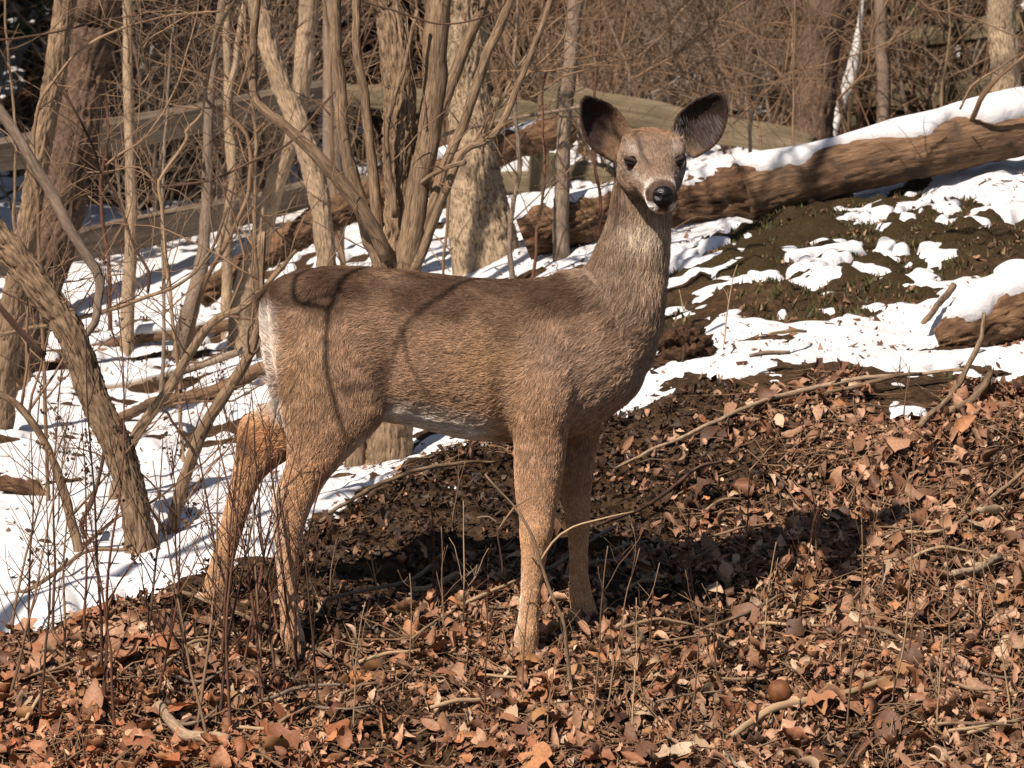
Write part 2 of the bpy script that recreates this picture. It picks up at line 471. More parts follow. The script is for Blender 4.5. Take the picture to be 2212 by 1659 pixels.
# ------------------------------------------------------------------ the deer
def build_deer():
    S = {}
    # each station: one outline point, the opposite outline point (picture points), depth of its middle, half depth
    S['torso'] = [(574, 640, 580, 700, .02, .03), (596, 606, 600, 800, .01, .082), (640, 588, 640, 880, .005, .118), (700, 577, 705, 905, 0, .137), (780, 576, 790, 905, 0, .143),
                  (870, 584, 880, 915, 0, .146), (960, 594, 965, 936, 0, .152), (1040, 602, 1045, 950, 0, .152), (1110, 604, 1115, 956, 0, .146),
                  (1180, 599, 1195, 952, 0, .138), (1236, 584, 1270, 930, -.005, .13), (1285, 580, 1330, 890, -.01, .115), (1325, 610, 1375, 850, -.01, .092), (1365, 670, 1398, 800, -.01, .06)]
    S['neck'] = [(1160, 660, 1360, 850, 0, .115), (1220, 620, 1405, 790, 0, .108), (1264, 578, 1425, 725, 0, .096), (1288, 540, 1434, 655, -.003, .084), (1304, 502, 1440, 590, -.006, .075),
                 (1318, 462, 1444, 530, -.012, .069), (1326, 415, 1446, 475, -.02, .065), (1334, 365, 1448, 420, -.03, .062), (1346, 325, 1450, 370, -.035, .055)]
    S['hind_near'] = [(600, 660, 800, 720, -.05, .075), (598, 760, 852, 810, -.068, .078), (602, 840, 850, 868, -.074, .074), (610, 900, 822, 915, -.08, .064), (620, 950, 780, 958, -.085, .054),
                      (618, 1000, 736, 1004, -.088, .045), (603, 1045, 700, 1046, -.09, .037), (592, 1090, 674, 1090, -.09, .031), (592, 1140, 657, 1140, -.09, .027), (596, 1200, 645, 1200, -.09, .024),
                      (603, 1280, 643, 1280, -.09, .023), (607, 1340, 646, 1338, -.09, .024), (610, 1382, 654, 1378, -.09, .026), (617, 1410, 664, 1412, -.09, .023), (622, 1424, 668, 1426, -.09, .019)]
    S['hind_far'] = [(620, 780, 800, 840, .07, .07), (600, 850, 760, 925, .085, .06), (555, 885, 690, 975, .1, .05), (526, 905, 630, 990, .11, .042),
                     (514, 950, 585, 1018, .118, .036), (506, 1005, 560, 1045, .125, .031), (489, 1085, 539, 1098, .13, .027), (472, 1150, 519, 1157, .135, .025),
                     (454, 1218, 502, 1225, .14, .025), (440, 1265, 492, 1272, .14, .026), (432, 1295, 482, 1300, .14, .024), (428, 1308, 478, 1314, .14, .02)]
    S['fore_near'] = [(1110, 700, 1270, 720, -.085, .05), (1100, 780, 1262, 800, -.095, .056), (1102, 850, 1248, 860, -.1, .058), (1108, 920, 1228, 920, -.1, .052), (1111, 1000, 1220, 1000, -.1, .045),
                      (1115, 1070, 1206, 1070, -.1, .04), (1124, 1120, 1196, 1120, -.1, .036), (1127, 1160, 1188, 1160, -.1, .033), (1127, 1210, 1179, 1205, -.1, .028),
                      (1126, 1270, 1169, 1265, -.1, .024), (1121, 1330, 1163, 1330, -.1, .024), (1114, 1378, 1160, 1378, -.1, .025), (1112, 1402, 1162, 1404, -.1, .023), (1114, 1420, 1168, 1422, -.1, .02)]
    S['fore_far'] = [(1190, 800, 1330, 810, .08, .05), (1192, 870, 1312, 872, .085, .05), (1206, 940, 1296, 930, .09, .045), (1208, 1010, 1284, 1000, .09, .04), (1213, 1070, 1275, 1070, .09, .036),
                     (1224, 1120, 1271, 1120, .09, .033), (1230, 1170, 1270, 1170, .09, .03), (1231, 1230, 1269, 1230, .09, .026), (1230, 1280, 1276, 1275, .09, .026),
                     (1236, 1325, 1289, 1320, .09, .027), (1244, 1352, 1297, 1352, .09, .023), (1250, 1366, 1302, 1367, .09, .02)]
    S['tail'] = [(572, 625, 606, 612, .02, .025), (562, 660, 602, 655, .015, .034), (562, 710, 604, 706, .01, .036), (572, 770, 608, 770, .01, .034), (584, 825, 612, 828, .01, .028), (594, 868, 612, 870, .01, .018), (600, 890, 610, 892, .01, .008)]
    verts, faces = [], []
    cl = []          # centre line samples: position, radius, part index, flow
    names = list(S) + ['head', 'ear']
    K = 26
    ang = np.linspace(0, 2 * np.pi, K, endpoint=False)
    ca, sa = np.cos(ang), np.sin(ang)
    ex = 2 / 2.25
    ca, sa = np.sign(ca) * np.abs(ca) ** ex, np.sign(sa) * np.abs(sa) ** ex

    def loft(st, part, flowsign=1):
        C = np.array([s[0] for s in st]); A = np.array([s[1] for s in st]); B = np.array([s[2] for s in st])
        n = len(st)
        t = np.linspace(0, n - 1, (n - 1) * 3 + 1)

        def cr(X):
            out = []
            for q in t:
                i = min(int(q), n - 2); f = q - i
                p0, p1, p2, p3 = X[max(i - 1, 0)], X[i], X[i + 1], X[min(i + 2, n - 1)]
                out.append(0.5 * (2 * p1 + (p2 - p0) * f + (2 * p0 - 5 * p1 + 4 * p2 - p3) * f * f + (3 * p1 - p0 - 3 * p2 + p3) * f ** 3))
            return np.array(out)
        C, A, B = cr(C), cr(A), cr(B)
        b0 = len(verts)
        for c, a, b in zip(C, A, B):
            verts.extend((c + ca[:, None] * a + sa[:, None] * b).tolist())
        m_ = len(C)
        for i in range(m_ - 1):
            for j in range(K):
                faces.append((b0 + i * K + j, b0 + i * K + (j + 1) % K, b0 + (i + 1) * K + (j + 1) % K, b0 + (i + 1) * K + j))
        faces.append(tuple(b0 + j for j in range(K))[::-1])
        faces.append(tuple(b0 + (m_ - 1) * K + j for j in range(K)))
        T = np.gradient(C, axis=0)
        T /= np.linalg.norm(T, axis=1)[:, None]
        for c, a, b, tt in zip(C, A, B, T):
            cl.append((c, 0.5 * (np.linalg.norm(a) + np.linalg.norm(b)), part, tt * flowsign))

    for k, nm in enumerate(S):
        st = []
        for x1, y1, x2, y2, yc, hd in S[nm]:
            e1, e2 = at(x1, y1, 9 + yc), at(x2, y2, 9 + yc)
            gr = 1.0 + (.035 * float(smooth(1000, 1100, (y1 + y2) / 2)) if nm[:4] in ('hind', 'fore') else 0)
            st.append(((e1 + e2) / 2, (e2 - e1) / 2 * gr, np.array([0, hd * gr, 0.0])))
        loft(st, k, {'torso': -1, 'neck': -1}.get(nm, 1))
    # head, turned to face the camera
    E = at(1409, 350, 9 - .10)
    Nn = at(1432, 427, 9 - .275)
    en = Nn - E; hl = np.linalg.norm(en)
    Lv = np.cross(np.array([0, 0, 1.0]), en); Lv /= np.linalg.norm(Lv)       # the deer's left
    en /= hl
    Uv = np.cross(en, Lv)
    dp = math.radians(11)
    F = en * math.cos(dp) + Uv * math.sin(dp)
    U = np.cross(F, Lv)
    H = lambda f, l, u: E + F * f + Lv * l + U * u
    hs = [(-.115, .004, .040, .040), (-.085, .004, .062, .054), (-.05, .002, .071, .060), (-.015, .000, .0755, .062), (.02, -.004, .073, .061), (.05, -.011, .058, .057),
          (.08, -.019, .0455, .048), (.11, -.028, .0385, .041), (.14, -.035, .0345, .036), (.165, -.039, .0335, .033), (.182, -.040, .032, .031), (.192, -.040, .027, .026), (.199, -.040, .019, .019)]
    loft([(H(f, 0, u), U * h, Lv * w) for f, u, w, h in hs], len(S), -1)
    # brow ridges, cheeks, chin
    for sgn in (-1, 1):
        loft([(H(-.035, sgn * .050, .042), U * .014, Lv * .014), (H(.0, sgn * .056, .034), U * .017, Lv * .014), (H(.03, sgn * .054, .024), U * .013, Lv * .012)], len(S), -1)
        loft([(H(-.07, sgn * .05, -.03), U * .03, Lv * .02), (H(-.02, sgn * .052, -.03), U * .036, Lv * .022), (H(.05, sgn * .036, -.036), U * .028, Lv * .02)], len(S), -1)
    loft([(H(.02, 0, -.058), U * .022, Lv * .03), (H(.09, 0, -.062), U * .017, Lv * .024), (H(.14, 0, -.066), U * .013, Lv * .02), (H(.165, 0, -.068), U * .010, Lv * .017)], len(S), -1)
    # ears: thin cupped shells
    ears = []

    def ear(base, tip, nrm, wmul, k):
        a = tip - base; L_ = np.linalg.norm(a); a /= L_
        n = nrm - a * nrm.dot(a); n /= np.linalg.norm(n)
        s = np.cross(n, a)
        ns, ntt = 22, 15
        ts = np.linspace(0, 1, ns)
        wp = np.interp(ts, [0, .12, .3, .5, .7, .85, .94, 1], [.026, .036, .046, .0475, .039, .025, .014, .003]) * wmul
        g = []
        for i, q in enumerate(ts):
            cup = 0.75 * wp[i] + (0.012 if q < .2 else 0) * (1 - q * 5)
            for u in np.linspace(-1, 1, ntt):
                c = base + a * (L_ * q) - n * (cup * (1 - u * u)) + s * (wp[i] * math.sin(u * 1.25) / math.sin(1.25)) + n * (0.018 * (q - .5) ** 2)
                g.append(c)
        g = np.array(g).reshape(ns, ntt, 3)
        du = np.gradient(g, axis=1); ds = np.gradient(g, axis=0)
        nn = np.cross(du, ds); nn /= np.linalg.norm(nn, axis=2)[..., None] + 1e-9
        if (nn[ns // 2, ntt // 2]).dot(n) < 0: nn = -nn
        back = g - nn * 0.008
        b0 = len(verts)
        verts.extend(g.reshape(-1, 3).tolist()); verts.extend(back.reshape(-1, 3).tolist())
        o2 = b0 + ns * ntt
        I = lambda i, j: b0 + i * ntt + j
        J = lambda i, j: o2 + i * ntt + j
        for i in range(ns - 1):
            for j in range(ntt - 1):
                faces.append((I(i, j), I(i, j + 1), I(i + 1, j + 1), I(i + 1, j)))
                faces.append((J(i, j), J(i + 1, j), J(i + 1, j + 1), J(i, j + 1)))
            faces.append((I(i, 0), I(i + 1, 0), J(i + 1, 0), J(i, 0)))
            faces.append((I(i, ntt - 1), J(i, ntt - 1), J(i + 1, ntt - 1), I(i + 1, ntt - 1)))
        for j in range(ntt - 1):
            faces.append((I(0, j), J(0, j), J(0, j + 1), I(0, j + 1)))
            faces.append((I(ns - 1, j), I(ns - 1, j + 1), J(ns - 1, j + 1), J(ns - 1, j)))
        for i, q in enumerate(ts):
            cl.append((base + a * (L_ * q) - n * .01, wp[i], len(S) + 1, a))
        ears.append((base, a, n, s, L_, g))
    ear(at(1350, 330, 9 - .045), at(1262, 214, 9 - .05), np.array([.42, -.88, .15]), 1.06, 0)
    ear(at(1472, 322, 9 - .045), at(1560, 207, 9 - .03), np.array([-.12, -.98, .12]), 1.06, 1)
    me = bpy.data.meshes.new('tmp')
    me.from_pydata(verts, [], faces)
    t = bpy.data.objects.new('tmp', me); COL.objects.link(t)
    r = t.modifiers.new('r', 'REMESH'); r.mode = 'VOXEL'; r.voxel_size = 0.0055
    s = t.modifiers.new('s', 'SMOOTH'); s.factor = 0.5; s.iterations = 9
    dg = bpy.context.evaluated_depsgraph_get()
    body = bpy.data.meshes.new_from_object(t.evaluated_get(dg))
    bpy.data.objects.remove(t); bpy.data.meshes.remove(me)
    n = len(body.vertices)
    V = np.empty(n * 3, np.float32); body.vertices.foreach_get('co', V); V = V.reshape(-1, 3).astype(float)
    # muscle: shoulder, haunch, hollow flank, crease behind the elbow, faint ribs
    body.update()
    n0 = np.empty(n * 3, np.float32); body.vertex_normals.foreach_get('vector', n0); n0 = n0.reshape(-1, 3).astype(float)
    bx, by = proj(V)
    gs = lambda cx, cy, sx, sy: np.exp(-(((bx - cx) / sx) ** 2 + ((by - cy) / sy) ** 2))
    fld = .011 * gs(1195, 760, 55, 90) + .010 * gs(690, 750, 75, 90) - .012 * gs(845, 800, 32, 75) - .011 * gs(1092, 860, 22, 80) - .008 * gs(1270, 690, 28, 70) + .007 * gs(1165, 885, 40, 45)
    fld += -.009 * gs(740, 640, 60, 22) + .006 * gs(650, 625, 40, 22) - .006 * gs(1130, 690, 26, 70) + .006 * gs(1225, 610, 40, 24)
    fld += .006 * gs(1158, 1152, 40, 26) + .005 * gs(1250, 1128, 40, 26) + .005 * gs(600, 1068, 18, 24) + .004 * gs(640, 1372, 40, 20) + .004 * gs(1138, 1368, 40, 22)
    fld += .0035 * fbm(V * 9, 2, 5) * (by > 560) * (by < 960)
    V = V + n0 * (fld * np.where(by < 1000, np.abs(n0[:, 1]) ** .5, 1))[:, None]
    body.vertices.foreach_set('co', V.astype(np.float32).ravel())
    body.update()
    # ease the joints where the legs run into the trunk
    edj = np.empty(len(body.edges) * 2, np.int32); body.edges.foreach_get('vertices', edj); edj = edj.reshape(-1, 2)
    wj = np.clip(gs(1165, 935, 95, 60) + gs(1265, 915, 80, 55) + gs(700, 960, 130, 60) + gs(1150, 800, 60, 80) + gs(1330, 520, 40, 60) * 0, 0, 1)
    deg = np.bincount(edj[:, 0], minlength=n) + np.bincount(edj[:, 1], minlength=n)
    for _ in range(26):
        ac = np.stack([np.bincount(edj[:, 0], V[edj[:, 1], c], n) + np.bincount(edj[:, 1], V[edj[:, 0], c], n) for c in range(3)], 1) / np.maximum(deg, 1)[:, None]
        V = V + (ac - V) * (.5 * wj)[:, None]
    body.vertices.foreach_set('co', V.astype(np.float32).ravel())
    body.update()
    # ---- part, flow of the coat and colour for every vertex
    CP = np.array([c[0] for c in cl]); CR = np.array([c[1] for c in cl]); CK = np.array([c[2] for c in cl]); CT = np.array([c[3] for c in cl])
    part = np.empty(n, int); flow = np.empty((n, 3))
    for i in range(0, n, 20000):
        d = np.linalg.norm(V[i:i + 20000, None] - CP[None], axis=2) / CR[None]
        d = d + np.where(CK == 0, 0.12, 0)[None]
        j = d.argmin(1); part[i:i + 20000] = CK[j]
        w = np.exp(-(d - d.min(1, keepdims=True)) * 9)
        flow[i:i + 20000] = (w[:, :, None] * CT[None]).sum(1)
    body.shade_smooth() if hasattr(body, 'shade_smooth') else None
    body.update()
    nr = np.empty(n * 3, np.float32); body.vertex_normals.foreach_get('vector', nr); nr = nr.reshape(-1, 3).astype(float)
    flow[:, 2] -= np.where(part == 0, 0.35, 0.0)
    px, py = proj(V)
    # measured along the animal, the same on both flanks
    col = np.zeros((n, 3))
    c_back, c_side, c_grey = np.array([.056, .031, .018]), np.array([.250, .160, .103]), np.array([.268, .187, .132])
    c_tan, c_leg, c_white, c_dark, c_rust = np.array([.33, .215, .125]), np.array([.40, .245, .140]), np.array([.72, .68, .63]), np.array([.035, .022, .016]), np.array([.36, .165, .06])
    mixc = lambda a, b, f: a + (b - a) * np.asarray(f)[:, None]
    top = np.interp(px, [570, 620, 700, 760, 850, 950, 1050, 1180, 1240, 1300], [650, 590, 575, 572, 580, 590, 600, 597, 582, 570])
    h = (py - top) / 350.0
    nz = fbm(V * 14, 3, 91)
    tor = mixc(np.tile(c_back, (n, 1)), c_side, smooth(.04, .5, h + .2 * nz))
    tor = mixc(tor, c_tan * 0.92, np.exp(-(((px - 1075) / 85) ** 2 + ((py - 800) / 70) ** 2)) * .9)
    tor = mixc(tor, c_tan * 1.0, np.exp(-(((px - 650) / 60) ** 2 + ((py - 800) / 90) ** 2)) * .55)
    tor = mixc(tor, c_tan * 0.9, smooth(.62, .95, h) * .5 * smooth(820, 900, px))
    tor = mixc(tor, c_grey, smooth(1080, 1220, px) * smooth(.2, .5, h) * .8)
    tor_nb = tor.copy()
    belly = smooth(-.35, -.8, nr[:, 2]) * smooth(.72, .9, h) * smooth(1095, 1030, px)
    tor = mixc(tor, c_white * .85, belly * .75)
    rumpw = smooth(618, 580, px + 14 * nz) * smooth(640, 700, py)
    tor = mixc(tor, c_white * .8, rumpw * .5)
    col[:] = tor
    k = {nm: i for i, nm in enumerate(names)}
    m_ = part == k['neck']
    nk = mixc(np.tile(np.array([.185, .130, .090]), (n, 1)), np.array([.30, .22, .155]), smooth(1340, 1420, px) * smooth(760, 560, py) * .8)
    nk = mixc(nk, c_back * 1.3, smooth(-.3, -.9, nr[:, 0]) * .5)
    nk = mixc(nk, np.array([.52, .44, .35]), np.exp(-(((px - 1392) / 46) ** 2 + ((py - 497) / 34) ** 2)) * 1.0)
    nk = mixc(nk, c_side * .8, smooth(640, 800, py))
    f = smooth(600, 680, py)
    nk = mixc(nk, tor, f * smooth(1330, 1250, px))
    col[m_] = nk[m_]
    for nm in ('hind_near', 'hind_far', 'fore_near', 'fore_far'):
        m_ = part == k[nm]
        lo = smooth(900, 1060, py) if 'hind' in nm else smooth(960, 1200, py)
        lg = mixc(tor, c_leg, lo * .95)
        if 'fore' in nm: lg = mixc(mixc(tor_nb, c_grey * np.array([1.1, 1, .9]), smooth(760, 900, py)), c_leg, lo)
        if nm == 'hind_far':
            lg = mixc(tor, c_leg, smooth(860, 920, py))
            lg = mixc(lg, c_rust, np.exp(-(((px - 560) / 60) ** 2 + ((py - 945) / 50) ** 2)) * .5)
            lg = mixc(lg, c_dark * 1.4, np.exp(-(((px - 535) / 20) ** 2 + ((py - 962) / 28) ** 2)) * .8)
            lg = mixc(lg, c_white * .8, smooth(.3, .8, nr[:, 0]) * smooth(880, 940, py) * smooth(1040, 980, py) * .8)
        if nm == 'hind_near':
            lg = mixc(lg, c_white * .85, smooth(.45, .9, nr[:, 0]) * smooth(930, 980, py) * .3)
            lg = mixc(lg, c_white * .8, rumpw * .5)
        if nm == 'fore_near': lg = mixc(lg, c_white * .85, smooth(-.6, -.95, nr[:, 0]) * smooth(1190, 1290, py) * .35)
        ft = {'hind_near': 1405, 'hind_far': 1292, 'fore_near': 1402, 'fore_far': 1345}[nm]
        lg = mixc(lg, c_dark, smooth(ft, ft + 12, py))
        col[m_] = lg[m_]
    m_ = part == k['tail']
    tl = mixc(np.tile(c_back * 1.3, (n, 1)), c_white * .9, np.clip(smooth(-.2, -.7, nr[:, 0]) * smooth(700, 800, py) * .5 + smooth(810, 870, py), 0, 1) * .55)
    col[m_] = tl[m_]
    q = V - E
    hf, hlat, hu = q @ F, q @ Lv, q @ U
    hd = np.tile(np.array([.150, .103, .073]), (n, 1))
    hd = mixc(hd, np.array([.16, .098, .058]), smooth(.02, .06, hu) * smooth(.02, -.02, hf) * .8)
    hd = mixc(hd, np.array([.15, .098, .065]), np.exp(-(hlat / .02) ** 2) * smooth(.04, .12, hf) * smooth(-.01, .02, hu) * .5)
    for sg in (-1, 1):
        el = sg * .050
        hd = mixc(hd, c_white * .72, np.exp(-(((hlat - el * .93) / .013) ** 2 + ((hu - .036) / .009) ** 2)) * smooth(-.05, 0, hf) * .3)
        hd = mixc(hd, c_white * .62, np.exp(-(((hlat - el * .9) / .022) ** 2 + ((hu + .014) / .009) ** 2)) * smooth(-.05, 0, hf) * .28)
    wob = .006 * fbm(V * 60, 2, 17)
    band = np.exp(-((hf + wob - .148) / .009) ** 2)
    hd = mixc(hd, c_white * .8, band * (.18 + .7 * smooth(.015, .034, np.abs(hlat)) * smooth(.012, -.02, hu)))
    snout = smooth(.155, .166, hf + wob)
    hd = mixc(hd, c_dark * 1.6, snout * .92)
    hd = mixc(hd, c_white, smooth(.150, .160, hf) * smooth(-.044, -.050, hu) * smooth(.010, .017, np.abs(hlat)))
    hd = mixc(hd, c_white * .95, smooth(.08, .13, hf) * smooth(-.060, -.070, hu) * .6)
    hd = mixc(hd, np.array([.6, .52, .42]), smooth(-.055, -.075, hu) * .8)
    m_ = part == k['head']
    col[m_] = hd[m_]
    m_ = part == k['ear']
    er = np.tile(np.array([.10, .060, .036]), (n, 1))
    inside = np.zeros(n)
    for base, a, nn, ss, L_, g in ears:
        qq = V - base
        al = qq @ a / L_
        near = (np.linalg.norm(qq, axis=1) < L_ * 1.15)
        ins = near & ((nr @ nn) > .05)
        rim = smooth(.6, .98, al)
        e = mixc(np.tile(np.array([.036, .023, .018]), (n, 1)), c_dark * .6, rim * .85)  # ear cup coloured extra dark to stand in for the shade inside it
        e = mixc(e, np.array([.17, .105, .06]), smooth(.24, .04, al) * .7)
        er[ins] = e[ins]
        inside[ins] = 1
    col[m_] = er[m_]
    # smooth the colours a little over the surface
    ed = np.empty(len(body.edges) * 2, np.int32); body.edges.foreach_get('vertices', ed); ed = ed.reshape(-1, 2)
    for _ in range(4):
        acc = col.copy(); cnt = np.ones(n)
        for ch in range(3):
            acc[:, ch] += np.bincount(ed[:, 0], col[ed[:, 1], ch], n) + np.bincount(ed[:, 1], col[ed[:, 0], ch], n)
        cnt += np.bincount(ed[:, 0], minlength=n) + np.bincount(ed[:, 1], minlength=n)
        msk = (part != k['head'])
        col[msk] = (acc / cnt[:, None])[msk]
    a_ = body.attributes.new('col', 'FLOAT_COLOR', 'POINT')
    a_.data.foreach_set('color', np.c_[np.clip(col, 0, 1), np.ones(n)].astype(np.float32).ravel())
    sm = np.ones(len(body.polygons), bool); body.polygons.foreach_set('use_smooth', sm)
    body.materials.clear()
    M['hide'] = attr_mat('deer_hide', rough=0.85, spec=0.12, noise=0.55, nscale=420, bump=0.6)
    root = empty('deer', 'grey-brown doe standing side-on on the leafy bank, head turned to face us', 'deer', None, (0.1, 0, 0.0))
    child('body', body, M['hide'], root)
    # ---- eyes, nose
    m, nt, p = new_mat('deer_eye'); p.inputs['Base Color'].default_value = (.008, .005, .004, 1); p.inputs['Roughness'].default_value = .08
    M['eye'] = m
    m, nt, p = new_mat('deer_nose'); p.inputs['Base Color'].default_value = (.005, .004, .004, 1); p.inputs['Roughness'].default_value = .36; p.inputs['Specular IOR Level'].default_value = .4
    tcn = N(nt, 'ShaderNodeTexCoord'); nn_ = N(nt, 'ShaderNodeTexVoronoi', Scale=420.0); nt.links.new(tcn.outputs['Object'], nn_.inputs['Vector'])
    bb = N(nt, 'ShaderNodeBump', Strength=.6, Distance=.001); nt.links.new(nn_.outputs[0], bb.inputs['Height']); nt.links.new(bb.outputs[0], p.inputs['Normal'])
    M['nose'] = m

    def ball(c, ax, ay, az, n1=18, n2=12):
        th = np.linspace(0, 2 * np.pi, n1, endpoint=False); ph = np.linspace(-np.pi / 2, np.pi / 2, n2)
        P = np.array([c + ax * math.cos(b) * math.cos(a) + ay * math.cos(b) * math.sin(a) + az * math.sin(b) for b in ph for a in th])
        Fc = [(i * n1 + j, i * n1 + (j + 1) % n1, (i + 1) * n1 + (j + 1) % n1, (i + 1) * n1 + j) for i in range(n2 - 1) for j in range(n1)]
        return P, np.array(Fc)
    for sg in (-1, 1):
        c = H(.047, sg * (.0495 if sg < 0 else .0470), .010)
        ax = F * .68 + Lv * sg * .73
        side = np.cross(U, ax)
        P, Fc = ball(c, ax * .0185, side * .0205, U * .0155)
        eye = child('eye', mk_mesh('eye', P, Fc), M['eye'], root)
        # upper lid, a dark-rimmed fold over the eye
        Lp, Lr = [], []
        for q_ in np.linspace(-1, 1, 13):
            Lp.append(c + side * (.0205 * q_) + U * (.0115 - .0085 * q_ * q_) + ax * (.0155 - .012 * q_ * q_))
            Lr.append(.0052 - .0025 * q_ * q_)
        lm = tube_mesh('eyelid', np.array(Lp), np.array(Lr), 8, 0)
        lid = link('eyelid', lm, M['lid'], eye)
    # nose pad with two nostrils pressed into it
    P, Fc = ball(H(.187, 0, -.035), F * .020, Lv * .0255, U * .0255, 48, 36)
    for sg in (-1, 1):
        c = H(.204, sg * .0145, -.030)
        d = P - c
        dd = (d @ Lv / .008) ** 2 + (d @ U / .006) ** 2 + (d @ F / .014) ** 2
        P = P - F * (.006 * np.exp(-dd))[:, None]
    dl = (P - H(0, 0, 0)) @ Lv
    P = P - F * (.003 * np.exp(-(dl / .0025) ** 2) * (((P - H(0, 0, 0)) @ U) < -.028))[:, None]
    child('nose', mk_mesh('nose', P, Fc), M['nose'], root)
    # ---- cloven hooves
    m, nt, p = new_mat('hoof_horn'); p.inputs['Base Color'].default_value = (.018, .013, .010, 1); p.inputs['Roughness'].default_value = .45
    for hx, hy, yy in ((648, 1424, -.09), (460, 1312, .14), (1148, 1420, -.1), (1282, 1366, .09)):
        for sg in (-1, 1):
            c = at(hx, hy, 9 + yy) + np.array([.008, sg * .0125, -.002])
            P, Fc = ball(c, np.array([.036, sg * -.004, -.010]), np.array([0, .0125, 0]), np.array([-.006, 0, .024]), 16, 10)
            child('hoof', mk_mesh('hoof', P, Fc), m, root)
    # ---- fur
    tri = []
    pl = np.empty(len(body.polygons), np.int32); body.polygons.foreach_get('loop_total', pl)
    lv = np.empty(len(body.loops), np.int32); body.loops.foreach_get('vertex_index', lv)
    if (pl == 4).all():
        qd = lv.reshape(-1, 4); tri = np.vstack([qd[:, [0, 1, 2]], qd[:, [0, 2, 3]]])
    else:
        body.calc_loop_triangles(); tl_ = np.empty(len(body.loop_triangles) * 3, np.int32); body.loop_triangles.foreach_get('vertices', tl_); tri = tl_.reshape(-1, 3)
    ar = np.linalg.norm(np.cross(V[tri[:, 1]] - V[tri[:, 0]], V[tri[:, 2]] - V[tri[:, 0]]), axis=1) / 2
    dens = np.ones(n); dens[part == k['head']] = 3.0; dens[part == k['ear']] = 1.6
    dens[np.isin(part, [k['hind_near'], k['hind_far'], k['fore_near'], k['fore_far']])] = 1.5
    # no fur on the nose pad and the eyes
    bald = (hf > .178) & (hu > -.055) & (hu < .0) & (np.abs(hlat) < .03) & (part == k['head'])
    for sg in (-1, 1):
        bald |= np.linalg.norm(V - H(.050, sg * .054, .010), axis=1) < .018
    dens[bald] = 0
    feet = py > 1600
    w = ar * dens[tri].mean(1)
    NH = 330000
    ti = rng.choice(len(tri), NH, p=w / w.sum())
    b = rng.random((NH, 2)); s_ = np.sqrt(b[:, 0])
    bc = np.stack([1 - s_, s_ * (1 - b[:, 1]), s_ * b[:, 1]], 1)
    mixv = lambda X: (X[tri[ti]] * (bc[:, :, None] if X.ndim == 2 else bc)).sum(1)
    R0, NR, FL, CL = mixv(V), mixv(nr), mixv(flow), mixv(col)
    NR /= np.linalg.norm(NR, axis=1)[:, None]
    PT = part[tri[ti, 0]]
    INS = inside[tri[ti, 0]]
    rx, ry = proj(R0)
    ln = np.full(NH, .015)
    ln[PT == k['neck']] = .03
    ln[PT == k['head']] = .0085
    tp = (PT == k['head']) & (((R0 - E) @ U) > .045)
    ln[tp] = .015
    ln[PT == k['ear']] = .006
    ln[PT == k['tail']] = .042
    for nm in ('hind_near', 'hind_far', 'fore_near', 'fore_far'):
        mm = PT == k[nm]
        ln[mm] = (.017 - .0105 * smooth(900, 1120, ry))[mm]
    wh = (CL.mean(1) > .42)
    ln[wh & (PT != k['head'])] *= 1.7
    inn = (INS > .5) & (PT == k['ear'])
    pick = inn & (rng.random(NH) < np.where(R0[:, 0] > .3, .2, .0)) & (R0[:, 2] < at(1400, 262, 8.96)[2])
    ln[pick] = .022
    CL[pick] = np.array([.62, .56, .5]) * (0.7 + .6 * rng.random((pick.sum(), 1)))
    ln *= .65 + .7 * rng.random(NH)
    FL = FL - NR * (FL * NR).sum(1)[:, None]
    FL /= np.linalg.norm(FL, axis=1)[:, None] + 1e-9
    tuft = np.stack([fbm(R0 * 60, 2, 201 + i) for i in range(3)], 1)
    jit = rng.normal(size=(NH, 3)) * .22 + tuft * .38
    FL = FL + jit; FL -= NR * (FL * NR).sum(1)[:, None]; FL /= np.linalg.norm(FL, axis=1)[:, None] + 1e-9
    lift = .42 + .22 * tuft[:, :1] + .12 * rng.random((NH, 1))
    lift[pick] = .55
    FL[pick] = (-FL[pick] * .3 + np.array([.5, -.2, .0]) * np.where(R0[pick, :1] > .3, -1, 1) * 0 + FL[pick] * 0 + np.array([[0, -.3, .6]]))
    K4 = 4
    pts = np.empty((NH, K4, 3))
    P0 = R0 - NR * (ln * .05)[:, None]
    pts[:, 0] = P0
    acc = P0.copy()
    for i in range(1, K4):
        lf = lift * (1.25 - .5 * i)
        dr = FL + NR * np.maximum(lf, .05)
        dr /= np.linalg.norm(dr, axis=1)[:, None]
        acc = acc + dr * (ln / (K4 - 1))[:, None]
        pts[:, i] = acc
    hc = bpy.data.hair_curves.new('coat')
    hc.add_curves([K4] * NH)
    hc.attributes['position'].data.foreach_set('vector', pts.astype(np.float32).ravel())
    rad = np.tile(np.array([.00027, .00027, .00022, .00006]), (NH, 1)) * (0.7 + .6 * rng.random((NH, 1)))
    rad[PT == k['head']] *= 1.15
    rad[pick] *= .8
    ra = hc.attributes.get('radius') or hc.attributes.new('radius', 'FLOAT', 'POINT')
    ra.data.foreach_set('value', rad.astype(np.float32).ravel())
    var = (0.36 + 1.3 * rng.random((NH, 1)) ** 1.3) * (1 + .28 * tuft[:, :1])
    cc = np.clip(CL * 1.55 * var, 0, 1)
    ca_ = hc.attributes.new('col', 'FLOAT_COLOR', 'CURVE')
    ca_.data.foreach_set('color', np.c_[cc, np.ones(NH)].astype(np.float32).ravel())
    m, nt, p = new_mat('deer_coat')
    a = N(nt, 'ShaderNodeAttribute', attribute_name='col')
    hi = N(nt, 'ShaderNodeHairInfo')
    rp = ramp(nt, hi.outputs['Intercept'], [(0.0, (.75, .75, .75)), (0.6, (1, 1, 1)), (1.0, (1.35, 1.25, 1.1))])
